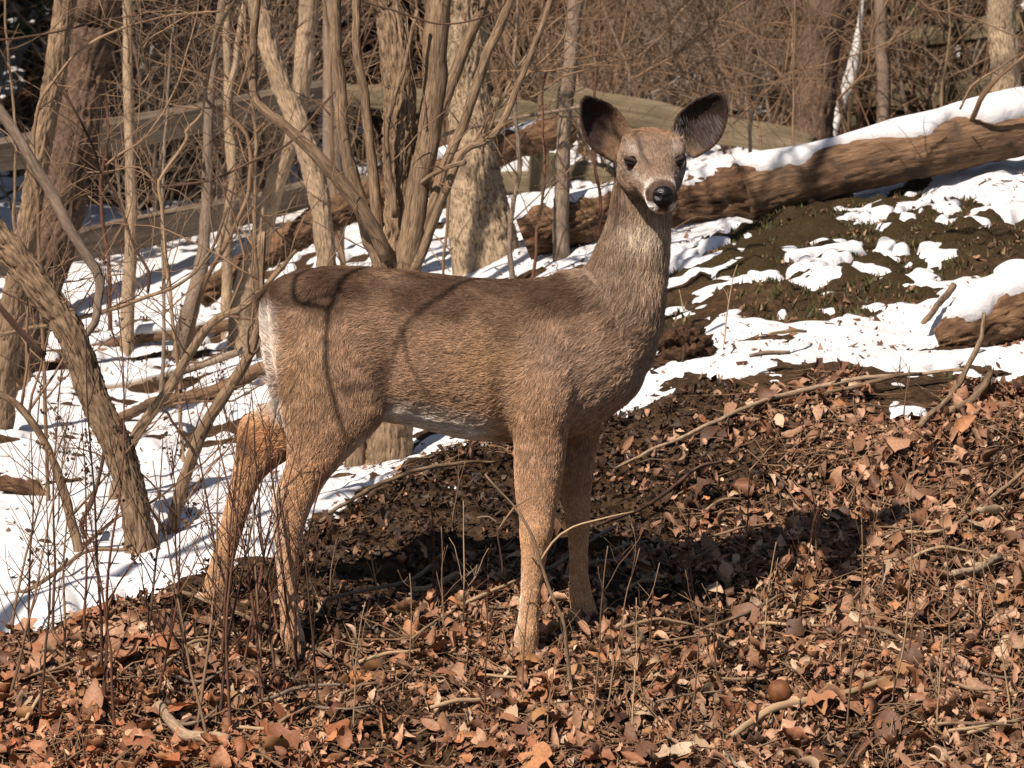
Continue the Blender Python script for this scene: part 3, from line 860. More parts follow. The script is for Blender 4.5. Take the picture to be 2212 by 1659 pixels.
    mxx = N(nt, 'ShaderNodeMix', data_type='RGBA', blend_type='MULTIPLY'); mxx.inputs[0].default_value = 1
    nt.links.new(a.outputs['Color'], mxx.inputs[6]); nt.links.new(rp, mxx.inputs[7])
    nt.links.new(mxx.outputs[2], p.inputs['Base Color'])
    p.inputs['Roughness'].default_value = .6; p.inputs['Specular IOR Level'].default_value = .3
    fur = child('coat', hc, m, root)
    return root


def tube_mesh(name, P, R, sides=8, bark=0, seed=0, cap=True):
    """a tapering tube along P with radii R; attribute bk carries round-the-stem bark coordinates"""
    V, F, A = tube(P, R, sides, bark, seed)
    return mk_mesh(name, V, F, {'bk': ('FLOAT_VECTOR', A)})


def frames(P):
    T = np.gradient(P, axis=0)
    T /= np.linalg.norm(T, axis=1)[:, None] + 1e-12
    n0 = np.cross(T[0], [0.3, 1, 0.2]); n0 /= np.linalg.norm(n0)
    Nn = [n0]
    for i in range(1, len(P)):
        v = Nn[-1] - T[i] * Nn[-1].dot(T[i])
        Nn.append(v / (np.linalg.norm(v) + 1e-12))
    Nn = np.array(Nn)
    return T, Nn, np.cross(T, Nn)


def tube(P, R, sides=8, bark=0, seed=0):
    P, R = np.asarray(P, float), np.asarray(R, float)
    T, Nn, B = frames(P)
    ang = np.linspace(0, 2 * np.pi, sides, endpoint=False)
    c, s = np.cos(ang), np.sin(ang)
    L = np.r_[0, np.cumsum(np.linalg.norm(np.diff(P, axis=0), axis=1))]
    rr = np.repeat(R[:, None], sides, 1)
    A = np.stack([rr * c, rr * s, np.repeat(L[:, None], sides, 1)], -1) + seed * 1.7
    if bark:
        rm = float(np.mean(R))
        f = 1.0 / max(rm, 1e-4)
        q = np.stack([c[None] * np.ones_like(rr), s[None] * np.ones_like(rr), np.repeat(L[:, None], sides, 1) * f * 0.22], -1)
        lump = fbm(q * 1.1 + seed, 3, 7)
        ridge = 1 - np.abs(fbm(q * np.array([5.2, 5.2, 3.2]) + seed * 3, 3, 9)) * 1.6
        ridge2 = 1 - np.abs(fbm(q * np.array([12, 12, 13.0]) + seed * 5, 2, 13)) * 1.6
        rr = rr * (1 + 0.07 * lump) + bark * 1.8 * (np.clip(ridge, -.4, 1) * 0.75 + ridge2 * 0.5 - .6)
    V = P[:, None] + Nn[:, None] * (rr * c)[..., None] + B[:, None] * (rr * s)[..., None]
    n = len(P)
    V = np.vstack([V.reshape(-1, 3), P[:1], P[-1:]])
    A = np.vstack([A.reshape(-1, 3), A[0].mean(0)[None], A[-1].mean(0)[None]])
    i = np.arange(n * sides).reshape(n, sides)
    j = np.roll(i, -1, 1)
    F = np.stack([i[:-1], j[:-1], j[1:], i[1:]], -1).reshape(-1, 4)
    a, b = n * sides, n * sides + 1
    k2 = np.arange(0, sides, 2)
    e0 = np.stack([np.full(len(k2), a), (k2 + 2) % sides, (k2 + 1) % sides, k2], -1)
    o = (n - 1) * sides
    e1 = np.stack([np.full(len(k2), b), o + k2, o + (k2 + 1) % sides, o + (k2 + 2) % sides], -1)
    if sides % 2 == 0: F = np.vstack([F, e0, e1])
    return V, F, A


def spline(P, step):
    """Catmull-Rom through points (n,k) resampled about every step metres of the first three columns"""
    P = np.asarray(P, float)
    out = []
    n = len(P)
    for i in range(n - 1):
        p0, p1, p2, p3 = P[max(i - 1, 0)], P[i], P[i + 1], P[min(i + 2, n - 1)]
        if i == 0: p0 = 2 * p1 - p2
        if i == n - 2: p3 = 2 * p2 - p1
        m_ = max(2, int(np.linalg.norm((p2 - p1)[:3]) / step))
        for f in np.linspace(0, 1, m_, endpoint=False):
            out.append(0.5 * (2 * p1 + (p2 - p0) * f + (2 * p0 - 5 * p1 + 4 * p2 - p3) * f * f + (3 * p1 - p0 - 3 * p2 + p3) * f ** 3))
    out.append(P[-1])
    return np.array(out)


M['lid'] = bark_mat('eyelid_skin', [(0.3, (.03, .02, .015)), (0.7, (.06, .04, .03))], 80, 1, .2)
build_deer()
# ------------------------------------------------------------------ trees
def px_path(pts, d):
    """picture points (px, py, width[, extra distance]) -> world points with radius"""
    out = []
    for q in pts:
        dd = d + (q[3] if len(q) > 3 else 0)
        out.append([*at(q[0], q[1], dd), q[2] * 0.5 * dd / FOC])
    return np.array(out)


def to_ground(P, deep=0.12, flare=1.0):
    """carry the lower end of a path (first point) down into the ground"""
    P = np.asarray(P, float)
    x, y, z, r = P[0]
    g = float(base_height(x, y))
    if z > g - deep:
        dirv = P[0, :3] - P[1, :3]
        dirv = dirv / (np.linalg.norm(dirv) + 1e-9)
        dirv[:2] *= 0.5
        dirv[2] = min(dirv[2], -0.7)
        n = (z - (g - deep)) / -dirv[2]
        e = P[0, :3] + dirv * n
        P = np.vstack([[*e, r * flare * 1.12], P])
    return P


def go_up(P, top, seed, taper=0.35):
    """carry the upper end of a trunk on above the picture up to height top"""
    r_ = random.Random(seed)
    d = P[-1, :3] - P[-2, :3]
    d = d / np.linalg.norm(d)
    p = P[-1, :3].copy(); r0 = P[-1, 3]
    out = []
    n = 6
    L = max(0.2, top - p[2]) / n
    for i in range(n):
        d = d * 0.8 + np.array([r_.uniform(-.1, .1), r_.uniform(-.1, .1), 0.35])
        d /= np.linalg.norm(d)
        p = p + d * L
        out.append([*p, r0 * (1 - (1 - taper) * (i + 1) / n)])
    return np.vstack([P, out])


def wander(p, d, length, r0, r1, n, r_, bend=0.25, grav=0.0):
    pts = [[*p, r0]]
    d = np.array(d, float); d /= np.linalg.norm(d)
    p = np.array(p, float)
    for i in range(n):
        d = d + np.array([r_.gauss(0, bend), r_.gauss(0, bend), r_.gauss(0, bend) + grav])
        d /= np.linalg.norm(d)
        p = p + d * (length / n)
        pts.append([*p, r0 + (r1 - r0) * (i + 1) / n])
    return np.array(pts)


class Mass:
    """several tubes gathered into one mesh"""
    def __init__(s): s.V, s.F, s.A, s.n = [], [], [], 0
    def add(s, P, sides=5, seed=0, bark=0):
        V, F, A = tube(P[:, :3], P[:, 3], sides, bark, seed)
        s.V.append(V); s.F.append(F + s.n); s.A.append(A); s.n += len(V)
    def mesh(s, name):
        return mk_mesh(name, np.vstack(s.V), np.vstack(s.F), {'bk': ('FLOAT_VECTOR', np.vstack(s.A))})


def twig_set(mass, P, r_, n, lmin, lmax, depth=2, sides=4, up=0.2, start=0.2, rmin=0.0012):
    """side twigs sprouting along a branch P"""
    for _ in range(n):
        t = start + (1 - start) * r_.random()
        i = min(int(t * (len(P) - 1)), len(P) - 2)
        base = P[i, :3] + (P[i + 1, :3] - P[i, :3]) * r_.random()
        ax = P[i + 1, :3] - P[i, :3]; ax = ax / (np.linalg.norm(ax) + 1e-9)
        rad = np.array([r_.gauss(0, 1), r_.gauss(0, 1), r_.gauss(0, 1)])
        rad -= ax * rad.dot(ax); rad /= np.linalg.norm(rad) + 1e-9
        d = ax * r_.uniform(.3, .9) + rad * .8 + np.array([0, 0, up])
        L = r_.uniform(lmin, lmax)
        r0 = max(rmin, min(P[i, 3] * 0.5, L * 0.008))
        Q = wander(base, d, L, r0, rmin * .6, max(4, int(L / .06)), r_, .16, .01)
        mass.add(Q, sides, r_.randrange(99))
        if depth > 1:
            twig_set(mass, Q, r_, max(1, int(L * 7)), L * .25, L * .5, depth - 1, 3, up, .3, rmin)


def make_tree(name, label, cat, group, d, trunk, mat, top=None, bark=0.004, sides=40, step=0.02, branches=(), twigs=0, twl=(.25, .7), seed=1, twmat='twig', ground=True, crown=None, needles=None):
    """trunk and branches as picture points listed from the foot upwards"""
    r_ = random.Random(seed)
    P = px_path(trunk, d)
    if ground: P = to_ground(P)
    if top: P = go_up(P, top, seed)
    foot = P[0, :3].copy()
    foot[2] = float(base_height(foot[0], foot[1])) if ground else P[0, 2]
    root = empty(name, label, cat, group, foot)
    Q = spline(P, step)
    Q[:, :3] += np.stack([fbm(Q[:, :3] * 5 + seed, 2, 41 + i) for i in range(3)], 1) * np.minimum(Q[:, 3:4] * .22, .006)
    child('trunk', tube_mesh('trunk', Q[:, :3], np.maximum(Q[:, 3], .001), sides, bark, seed), M[mat], root)
    mass = Mass()
    for b in branches:
        pts, bm = (b[0], b[1]) if isinstance(b, tuple) and isinstance(b[0], list) else (b, mat)
        B = spline(px_path(pts, d), .025)
        B[:, :3] += np.stack([fbm(B[:, :3] * 9 + seed, 2, 61 + i) for i in range(3)], 1) * .005
        mr = B[:, 3].mean()
        child('branch', tube_mesh('branch', B[:, :3], np.maximum(B[:, 3], .0008), 14 if mr > .006 else 8, min(.0025, mr * .12) if mr > .005 else 0, seed + len(pts)), M[bm], root)
        if twigs: twig_set(mass, B, r_, max(1, twigs // 2), twl[0] * .6, twl[1] * .7, 2)
    if twigs: twig_set(mass, Q, r_, twigs, *twl, 2, start=.1)
    if crown: crown(mass, Q, r_)
    if mass.n:
        o = child('twigs', mass.mesh('twigs'), M[twmat], root)
        o['kind'] = 'stuff'
    if needles:
        link('crown', needle_crown(seed, *needles), M['needle'], root)
    return root


def bare_crown(n, l0, l1, z0=1.9):
    """bare boughs above the picture, which throw the dappled shade"""
    def f(mass, Q, r_):
        up = Q[Q[:, 2] > z0]
        for i in range(n):
            b = up[r_.randrange(len(up))]
            a = r_.uniform(0, 2 * math.pi)
            B = wander(b[:3], (math.cos(a), math.sin(a), .7), r_.uniform(l0, l1), b[3] * .5, .003, 10, r_, .14, .03)
            mass.add(B, 5)
            twig_set(mass, B, r_, 5, .3, .8, 1, 3, rmin=.002)
    return f


def needle_crown(seed, h0, h1, rad, n):
    r = np.random.default_rng(seed)
    # drooping boughs carrying flat sprays of needles
    B = 90
    zb = h0 + (h1 - h0) * r.random(B) ** 1.1
    ab = r.random(B) * 2 * np.pi
    lb = rad * (1 - 0.85 * (zb - h0) / (h1 - h0)) * (0.7 + .5 * r.random(B))
    bi = r.integers(0, B, n)
    t = r.random(n) ** .6
    a = ab[bi] + r.normal(0, .25, n) * t
    c = np.stack([np.cos(a) * lb[bi] * t, np.sin(a) * lb[bi] * t, zb[bi] + .12 * lb[bi] * t - .28 * lb[bi] * t * t + r.normal(0, .06, n)], 1)
    u = np.stack([np.cos(a + r.normal(0, .7, n)), np.sin(a + r.normal(0, .7, n)), -.25 + r.normal(0, .2, n)], 1)
    u /= np.linalg.norm(u, axis=1)[:, None]
    w = np.cross(u, r.normal(0, .35, (n, 3)) + [0, 0, 1]); w /= np.linalg.norm(w, axis=1)[:, None]
    L, W = (.12 + .12 * r.random(n))[:, None], (.035 + .03 * r.random(n))[:, None]
    V = np.stack([c, c + u * L * .5 + w * W, c + u * L, c + u * L * .5 - w * W], 1).reshape(-1, 3)
    F = np.arange(n * 4).reshape(n, 4)
    col = np.array([.020, .034, .014]) * (.6 + 1.0 * r.random((n, 1)))
    col = np.repeat(np.c_[col, np.ones(n)], 4, 0)
    return mk_mesh('crown', V, F, {'col': ('FLOAT_COLOR', col)}, False)


LEAN = 'leaning bare trees on the snow'
make_tree('bare_tree', 'ridged brown-grey trunk leaning out over the snow from the edge of the leafy bank', 'tree', None, 9.75,
          [(312, 1258, 76), (302, 1150, 62), (282, 1050, 60), (246, 950, 62), (200, 850, 60), (150, 720, 60), (75, 605, 60), (0, 515, 60), (-60, 430, 58), (-120, 300, 54)], 'tan', 4.0, .0055, 72, .010,
          branches=[([(100, 770, 14), (60, 730, 15), (20, 690, 14), (-20, 640, 12)], 'darktwig'), ([(215, 860, 10), (228, 960, 9), (205, 1060, 8), (175, 1130, 12), (190, 1160, 6)], 'darktwig'),
                    ([(165, 745, 16), (205, 700, 16), (212, 650, 20), (215, 600, 22), (185, 550, 22), (120, 440, 24), (60, 330, 24), (0, 240, 26), (-50, 170, 26)], 'grey')], seed=3)
make_tree('sapling', 'slim pale sapling slanting up beside the curved ridged trunk', 'sapling', None, 9.9,
          [(362, 1225, 30), (372, 1150, 27), (388, 1075, 26), (415, 985, 26), (448, 910, 26), (500, 830, 24), (540, 760, 20), (560, 690, 15), (566, 600, 11), (570, 500, 8)], 'tan', None, .002, 24, .02, seed=5, twigs=10)
make_tree('sapling', 'thin bent sapling rising from the snow behind the tall weed stems', 'sapling', None, 9.8,
          [(178, 1262, 24), (168, 1180, 22), (150, 1110, 20), (128, 1030, 18), (95, 950, 16), (45, 880, 15), (0, 850, 14), (-40, 830, 12)], 'tan', None, .0018, 20, .02, seed=6, twigs=6)
make_tree('sapling', 'slender forked sapling crossing the snow to the rump of the deer', 'sapling', None, 10.6,
          [(262, 1010, 24), (300, 930, 24), (350, 860, 23), (420, 750, 20), (470, 690, 18), (530, 660, 14), (590, 600, 10), (640, 540, 7)], 'tan', None, .0015, 20, .02, seed=8, twigs=10)
make_tree('hemlock_tree', 'thick flaky dark-barked trunk behind the ridged leaning tree', 'tree', None, 13.6,
          [(35, 760, 118), (70, 640, 102), (120, 500, 98), (160, 330, 94), (185, 180, 92), (205, 60, 90), (215, 0, 88)], 'flaky', 7.5, .010, 72, .02, seed=9)
make_tree('bare_tree', 'straight ridged trunk leaning away over the flaky trunk', 'tree', None, 11.9,
          [(10, 770, 58), (30, 660, 52), (48, 540, 48), (70, 430, 46), (92, 300, 46), (110, 200, 46), (132, 80, 46), (142, 0, 45)], 'tan', 5, .005, 56, .012, seed=10)
make_tree('sapling', 'straight pale sapling standing before the lower fence rails', 'sapling', None, 14.3,
          [(276, 690, 30), (282, 560, 27), (284, 430, 24), (280, 300, 22), (276, 150, 21), (275, 0, 20)], 'pale', 4, .0018, 24, .03, seed=11, twigs=10, crown=bare_crown(6, .5, 1.2))
make_tree('sapling', 'crooked grey-tan sapling between the two pale saplings', 'sapling', None, 13.9,
          [(402, 712, 40), (420, 640, 36), (440, 540, 28), (446, 430, 24), (448, 320, 22), (452, 220, 20), (465, 110, 18), (480, 0, 17)], 'grey', 4, .002, 24, .03, seed=12, twigs=10,
          branches=[([(470, 560, 12), (485, 470, 13), (500, 400, 14), (500, 330, 16), (492, 260, 16), (500, 180, 14), (520, 60, 12), (530, -20, 10)], 'pale')], crown=bare_crown(6, .5, 1.2))
make_tree('sapling', 'smooth pale sapling with a bend at fence-rail height', 'sapling', None, 14.6,
          [(488, 680, 24), (492, 560, 22), (498, 450, 20), (505, 400, 18), (496, 330, 17), (492, 200, 17), (490, 60, 16), (488, 0, 16)], 'pale', 4, .0015, 20, .03, seed=13, twigs=8, crown=bare_crown(5, .5, 1.2))
make_tree('bare_tree', 'smooth pale trunk with a kink behind the rump of the deer', 'tree', None, 14.2,
          [(528, 640, 50), (548, 560, 46), (572, 480, 44), (600, 390, 42), (632, 290, 40), (650, 180, 44), (660, 80, 42), (668, 0, 42)], 'pale', 6, .003, 44, .02, seed=14, crown=bare_crown(10, .8, 1.8))
make_tree('bare_tree', 'pale knobbly trunk zigzagging up with a shadow band across it', 'tree', None, 12.2,
          [(712, 720, 54), (706, 580, 40), (700, 500, 40), (690, 425, 44), (668, 345, 46), (640, 265, 46), (605, 180, 44), (578, 100, 40), (562, 40, 44), (552, -20, 42)], 'pale', 5, .004, 52, .012, seed=15,
          branches=[([(688, 430, 60), (692, 425, 58), (698, 420, 30)], 'pale')], crown=bare_crown(8, .8, 1.6))
# the clump right behind the deer
CL_D = 10.9
make_tree('tree_clump', 'clump of ridged tan stems sprung from one stool behind the back of the deer', 'tree', None, CL_D,
          [(842, 1035, 104), (845, 930, 98), (848, 800, 92), (850, 680, 88), (852, 580, 70), (862, 480, 66), (866, 400, 63), (862, 300, 66), (858, 200, 68), (856, 110, 70), (850, 50, 62), (835, 10, 50), (815, -40, 50)], 'tan', 5.5, .0062, 84, .009, seed=17,
          branches=[
              [(876, 640, 60, -.05), (884, 560, 58, -.05), (892, 500, 54, -.05), (906, 400, 50, -.04), (924, 310, 52), (934, 210, 54), (940, 110, 54), (946, 30, 52), (950, -40, 50), (960, -300, 46)],
              [(770, 1062, 46), (768, 980, 46), (785, 850, 44), (805, 700, 42), (822, 560, 40), (800, 520, 34), (775, 440, 32), (752, 340, 30), (738, 230, 27), (728, 100, 25), (722, 0, 24), (715, -200, 20)],
              [(838, 560, 34, -.08), (800, 480, 32, -.1), (748, 405, 30, -.12), (690, 340, 28, -.14), (620, 275, 24, -.15), (555, 218, 20, -.16), (548, 150, 18, -.16), (552, 60, 18, -.16), (560, -40, 16, -.16)],
              [(826, 560, 30), (812, 470, 28), (806, 380, 24), (800, 300, 22), (790, 220, 20), (774, 120, 19), (770, 20, 18), (768, -80, 16)],
              [(884, 570, 24, -.05), (912, 500, 24, -.05), (945, 410, 22, -.05), (985, 300, 22), (1020, 210, 22), (1052, 120, 22), (1095, 20, 20), (1130, -80, 18)],
              [(892, 590, 22, -.1), (930, 500, 20, -.1), (958, 430, 18, -.1), (1000, 330, 16, -.1), (1060, 300, 15, -.1), (1098, 240, 15, -.1), (1130, 160, 14, -.1), (1170, 60, 13, -.1), (1200, -40, 12, -.1)],
              [(870, 600, 26), (878, 520, 24), (905, 380, 20), (950, 240, 26), (985, 150, 26), (1020, 70, 24), (1060, -30, 22)],
              [(905, 405, 12, -.05), (940, 375, 11, -.1), (985, 358, 10, -.15), (1005, 352, 13, -.17)],
              [(856, 470, 16, -.06), (846, 400, 14, -.07), (838, 320, 12, -.08), (846, 230, 10, -.08), (880, 120, 9, -.08), (900, 20, 8, -.08)],
          ], twigs=8, twl=(.15, .5), crown=bare_crown(14, .8, 2.0))
make_tree('bare_tree', 'big furrowed trunk with a flared mossy foot in the snow', 'tree', None, 13.5,
          [(1070, 640, 215), (1060, 600, 172), (1048, 545, 146), (1036, 480, 130), (1026, 400, 108), (1020, 320, 94), (1014, 200, 88), (1008, 100, 88), (1000, 0, 90), (995, -60, 90)], 'furrow', 8, .0075, 110, .010, seed=21, crown=bare_crown(16, 1.2, 3))
make_tree('bare_tree', 'slim straight grey trunk just behind the ears of the deer', 'tree', None, 13.1,
          [(1212, 512, 36), (1214, 420, 32), (1216, 330, 31), (1222, 230, 30), (1234, 120, 31), (1244, 0, 33)], 'grey', 6, .0022, 36, .015, seed=22, crown=bare_crown(8, .8, 1.8))
make_tree('hemlock_tree', 'stout brown scaly trunk beyond the snow-topped log', 'tree', None, 18.0,
          [(1752, 340, 92), (1758, 260, 84), (1768, 150, 84), (1780, 50, 84), (1786, 0, 84)], 'flaky', 8, .009, 60, .025, seed=23)
make_tree('bare_tree', 'narrow grey trunk beside the white streaked one', 'tree', None, 19.0,
          [(1910, 290, 30), (1908, 180, 29), (1906, 80, 28), (1902, 0, 28)], 'grey', 7, .002, 24, .04, seed=24, crown=bare_crown(8, .8, 1.8))
make_tree('bare_tree', 'white smooth stem leaning out of the brush beyond the log', 'tree', None, 19.3,
          [(1795, 300, 20), (1808, 250, 22), (1830, 185, 28), (1846, 130, 24), (1856, 60, 14), (1862, 0, 10), (1864, -60, 8)], 'whitebark', None, .001, 24, .04, seed=25)
make_tree('bare_tree', 'yellowish furrowed trunk rising behind the high end of the snowy log', 'tree', None, 16.2,
          [(2182, 300, 84), (2172, 190, 66), (2166, 100, 60), (2164, 0, 58)], 'furrow', 7, .005, 48, .02, seed=26, crown=bare_crown(8, .8, 2))
make_tree('bare_tree', 'grey trunk deep in shade behind the clump of stems', 'tree', None, 17.0,
          [(720, 520, 44), (722, 380, 42), (718, 200, 40), (715, 0, 38)], 'grey', 7, .003, 24, .04, seed=27)
make_tree('bare_tree', 'dark trunk in the woods beyond the upper fence rail', 'tree', None, 20.0,
          [(395, 560, 70), (400, 400, 66), (398, 200, 60), (396, 0, 58)], 'flaky', 7, .006, 40, .04, seed=28)

# ------------------------------------------------------------------ evergreens that shade the woods behind
def evergreen(x, y, h0, h1, rad, n, seed, label, trunk_r=.12):
    z = float(base_height(x, y))
    root = empty('hemlock_tree', label, 'tree', 'evergreens of the dark woods', (x, y, z))
    P = spline(np.array([[x, y, z - .2, trunk_r * 1.3], [x, y, z + .3, trunk_r], [x + .03, y, z + h1 * .5, trunk_r * .7], [x, y + .05, z + h1, .02]]), .1)
    child('trunk', tube_mesh('trunk', P[:, :3], P[:, 3], 24, .008, seed), M['flaky'], root)
    o = link('crown', needle_crown(seed, h0, h1, rad, n), M['needle'], root)
    return root


for k, (x, y, h0, h1, rad, n, s) in enumerate([(-4.9, 8.2, 1.6, 9, 2.6, 16000, 31), (4.6, 10.5, 1.7, 9, 2.6, 14000, 34),
                                                                                            (-6.5, 13, .4, 9, 2.8, 16000, 35), (-3.2, 14.2, .3, 9, 2.6, 16000, 36), (0.2, 15.0, .3, 9, 2.7, 16000, 37), (3.0, 14.6, .4, 9, 2.6, 16000, 38), (6.3, 14.5, .3, 9, 2.7, 14000, 39),
                                              (-4.5, 18.5, .2, 9, 3, 14000, 40), (-1.2, 19, .2, 9, 3, 14000, 41), (2.2, 19, .2, 9, 3, 14000, 42), (5.5, 19, .2, 9, 3, 14000, 43)]):
    evergreen(x, y, h0, h1, rad, n, s, 'dark evergreen tree standing in the woods behind the rail fence')
# a bare sapling standing outside the picture, whose boughs throw their shadows on the flank of the deer
def cast(pts, t, w0, w1, y=-.13):
    n = len(pts)
    return [[*(at(px, py, 9 + y) - SUN_DIR * t), w0 + (w1 - w0) * i / max(1, n - 1)] for i, (px, py) in enumerate(pts)]


g = np.array([-2.1, -1.15, float(base_height(-2.1, -1.15))])
root = empty('sapling', 'bare sapling on the bank that throws twig shadows on the flank of the deer', 'sapling', None, g)
Pt = spline(np.array([[*(g - [0, 0, .15]), .03], [-2.08, -1.14, .8, .026], [-2.1, -1.16, 1.8, .022], [-2.05, -1.15, 3.0, .018], [-2.0, -1.2, 4.3, .012]]), .03)
child('trunk', tube_mesh('trunk', Pt[:, :3], Pt[:, 3], 16, .001, 5), M['tan'], root)
T_ = 1.6
for st, pts in [([-2.08, -1.15, 2.6, .013], cast([(520, 330), (575, 480), (607, 592), (640, 632), (682, 652), (712, 668)], T_, .0062, .0048)),
                ([-2.05, -1.15, 3.1, .012], cast([(640, 200), (700, 400), (706, 600), (715, 720), (728, 850), (752, 950), (775, 1010)], T_, .0062, .0048)),
                ([-2.04, -1.16, 3.4, .012], cast([(850, 100), (940, 350), (945, 570), (930, 625), (895, 690), (850, 785), (800, 850), (750, 875)], T_, .0055, .003)),
                (cast([(640, 632)], T_, .0045, .004)[0], cast([(690, 608), (722, 585)], T_, .004, .003)),
                (cast([(880, 720)], T_, .004, .003)[0], cast([(890, 790), (920, 850), (965, 900)], T_, .003, .002)),
                ([-2.02, -1.18, 3.8, .010], cast([(1150, 0), (1300, 150), (1365, 288), (1385, 325), (1407, 362)], 1.5, .0045, .0025, -.2)),
                ([-2.03, -1.17, 3.6, .010], cast([(1150, 60), (1290, 200), (1332, 345), (1334, 410), (1331, 490)], 1.5, .0045, .0025, -.06))]:
    B = spline(np.array([st] + pts), .03)
    child('branch', tube_mesh('branch', B[:, :3], B[:, 3], 8, 0, 2), M['tan'], root)
# ------------------------------------------------------------------ rail fence
def rail_mesh(p0, p1, w, h, seed):
    """a split rail: wedge-like hewn timber, its faces uneven"""
    p0, p1 = np.array(p0), np.array(p1)
    n = 40
    t = np.linspace(0, 1, n)[:, None]
    C = p0 + (p1 - p0) * t
    C[:, 2] += .012 * fbm(np.c_[t * 5, t * 0, t * 0] + seed, 2, 5)
    ax = (p1 - p0) / np.linalg.norm(p1 - p0)
    s = np.cross(ax, [0, 0, 1]); s /= np.linalg.norm(s); u = np.cross(s, ax)
    sec = np.array([(-1, -.75), (-.6, -1), (.2, -.95), (.9, -.8), (1, -.1), (.85, .7), (.3, 1), (-.4, .85), (-.95, .45), (-1.02, -.2)])
    K = len(sec)
    V, A = [], []
    for i in range(n):
        sc = 1 + .10 * fbm(np.array([[i * .09 + seed, 0, 0]]), 2, 8)[0]
        end = min(1, .55 + min(i, n - 1 - i) * .16)
        for j, (a, b) in enumerate(sec):
            q = 1 + .08 * vnoise(np.array([[i * .25, j * 2.0, seed]]), 4)[0]
            V.append(C[i] + s * (a * w / 2 * sc * q * end) + u * (b * h / 2 * sc * q * end))
            A.append((a * w, b * h, np.linalg.norm(C[i] - p0) + seed))
    I = np.arange(n * K).reshape(n, K); J = np.roll(I, -1, 1)
    F = np.stack([I[:-1], J[:-1], J[1:], I[1:]], -1).reshape(-1, 4).tolist()
    for o, sg in ((0, -1), ((n - 1) * K, 1)):
        for q in range(0, K - 2, 2):
            f = [o, o + q + 1, o + q + 2, o + (q + 3) % K]
            F.append(f if sg > 0 else f[::-1])
    return mk_mesh('rail', np.array(V), np.array(F), {'bk': ('FLOAT_VECTOR', np.array(A))}, False)


def fence(label, posts, rails, loc, mat='rail'):
    root = empty('rail_fence', label, 'fence', 'split rail fence panels', loc)
    for i, (px, top, bot, d, w) in enumerate(posts):
        a, b = at(px, bot, d), at(px + 2, top, d)
        a[2] = min(a[2], float(base_height(a[0], a[1]))) - .1
        P = spline(np.array([[*a, w], [*((a + b) / 2), w * .95], [*b, w * .9]]), .03)
        child('post', tube_mesh('post', P[:, :3], P[:, 3], 18, .006, i), M[mat], root)
    for i, (x0, y0, d0, x1, y1, d1, h) in enumerate(rails):
        child('rail', rail_mesh(at(x0, y0, d0), at(x1, y1, d1), .09, h, i * 3.1 + d0), M[mat], root)
    return root


fence('two weathered rails of the fence slanting up behind the saplings', [(-80, 300, 720, 15.2, .07), (735, 180, 600, 18.9, .065)],
      [(-160, 366, 15.0, 745, 200, 19.0, .135), (-160, 598, 15.0, 745, 402, 19.0, .15)], at(300, 600, 16.8))
fence('dark mossy fence rails running down behind the ears of the deer', [(1172, 330, 500, 18.3, .07)],
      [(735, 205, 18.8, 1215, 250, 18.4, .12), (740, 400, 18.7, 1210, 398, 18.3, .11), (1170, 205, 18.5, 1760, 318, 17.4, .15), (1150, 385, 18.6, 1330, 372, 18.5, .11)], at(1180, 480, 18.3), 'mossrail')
fence('shaded fence rail crossing the brush beyond the stout scaly trunk', [(1862, 140, 330, 20.2, .06), (2300, 120, 330, 19.0, .06)],
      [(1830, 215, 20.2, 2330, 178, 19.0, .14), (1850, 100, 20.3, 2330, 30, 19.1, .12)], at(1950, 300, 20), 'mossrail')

# ------------------------------------------------------------------ fallen logs
def log_mesh(path, sides, bark, seed, name='log', holes=0.0, flat=1.0):
    Q = spline(path, .014)
    V, F, A = tube(Q[:, :3], Q[:, 3], sides, bark, seed)
    if holes:
        q = V.copy()
        dn = fbm(q * np.array([9, 9, 16.0]), 4, 88 + seed, .6)
        c = np.repeat(np.r_[Q[:, :3]], sides, 0)
        c = np.vstack([c, Q[:1, :3], Q[-1:, :3]])
        n = V - c
        V = c + n * (1 + holes * dn[:, None])
    return Q, mk_mesh(name, V, F, {'bk': ('FLOAT_VECTOR', A)})


def snow_cap(Q, seed, t0=0, t1=1, hgt=.05, wide=.75, step=None):
    """snow lying along the top of a log: a rounded strip with a ragged edge"""
    n = len(Q)
    i0, i1 = int(t0 * (n - 1)), int(t1 * (n - 1))
    V = []
    K = 15
    Qs = Q[i0:i1 + 1]
    m_ = len(Qs)
    T = np.gradient(Qs[:, :3], axis=0); T /= np.linalg.norm(T, axis=1)[:, None]
    S_ = np.cross(T, [0, 0, 1]); S_ /= np.linalg.norm(S_, axis=1)[:, None]
    U_ = np.cross(S_, T)
    L = np.arange(m_) * .014
    wl = wide * (1 + .8 * fbm(np.c_[L * 8, L * 0, L * 0] + seed, 3, 5)); wr = wide * (1 + .8 * fbm(np.c_[L * 8, L * 0 + 9, L * 0] + seed, 3, 6))
    hh = hgt * (1 + .55 * fbm(np.c_[L * 3.2, L * 0 + 4, L * 0] + seed, 3, 7))
    endf = np.clip(np.minimum(np.arange(m_), np.arange(m_)[::-1]) / 5.0, 0.02, 1) ** .5
    for i in range(m_):
        r = Qs[i, 3]
        for j in range(K):
            u = -1 + 2 * j / (K - 1)
            a = u * (wl[i] if u < 0 else wr[i]) * endf[i]
            rr = r * 1.01 + hh[i] * endf[i] * (1 - abs(u) ** 2.6) - .006 * (abs(u) > .99)
            V.append(Qs[i, :3] + S_[i] * (math.sin(a) * rr) + U_[i] * (math.cos(a) * rr))
    return mk_mesh('snow_cap', np.array(V), grid_faces(K, m_))


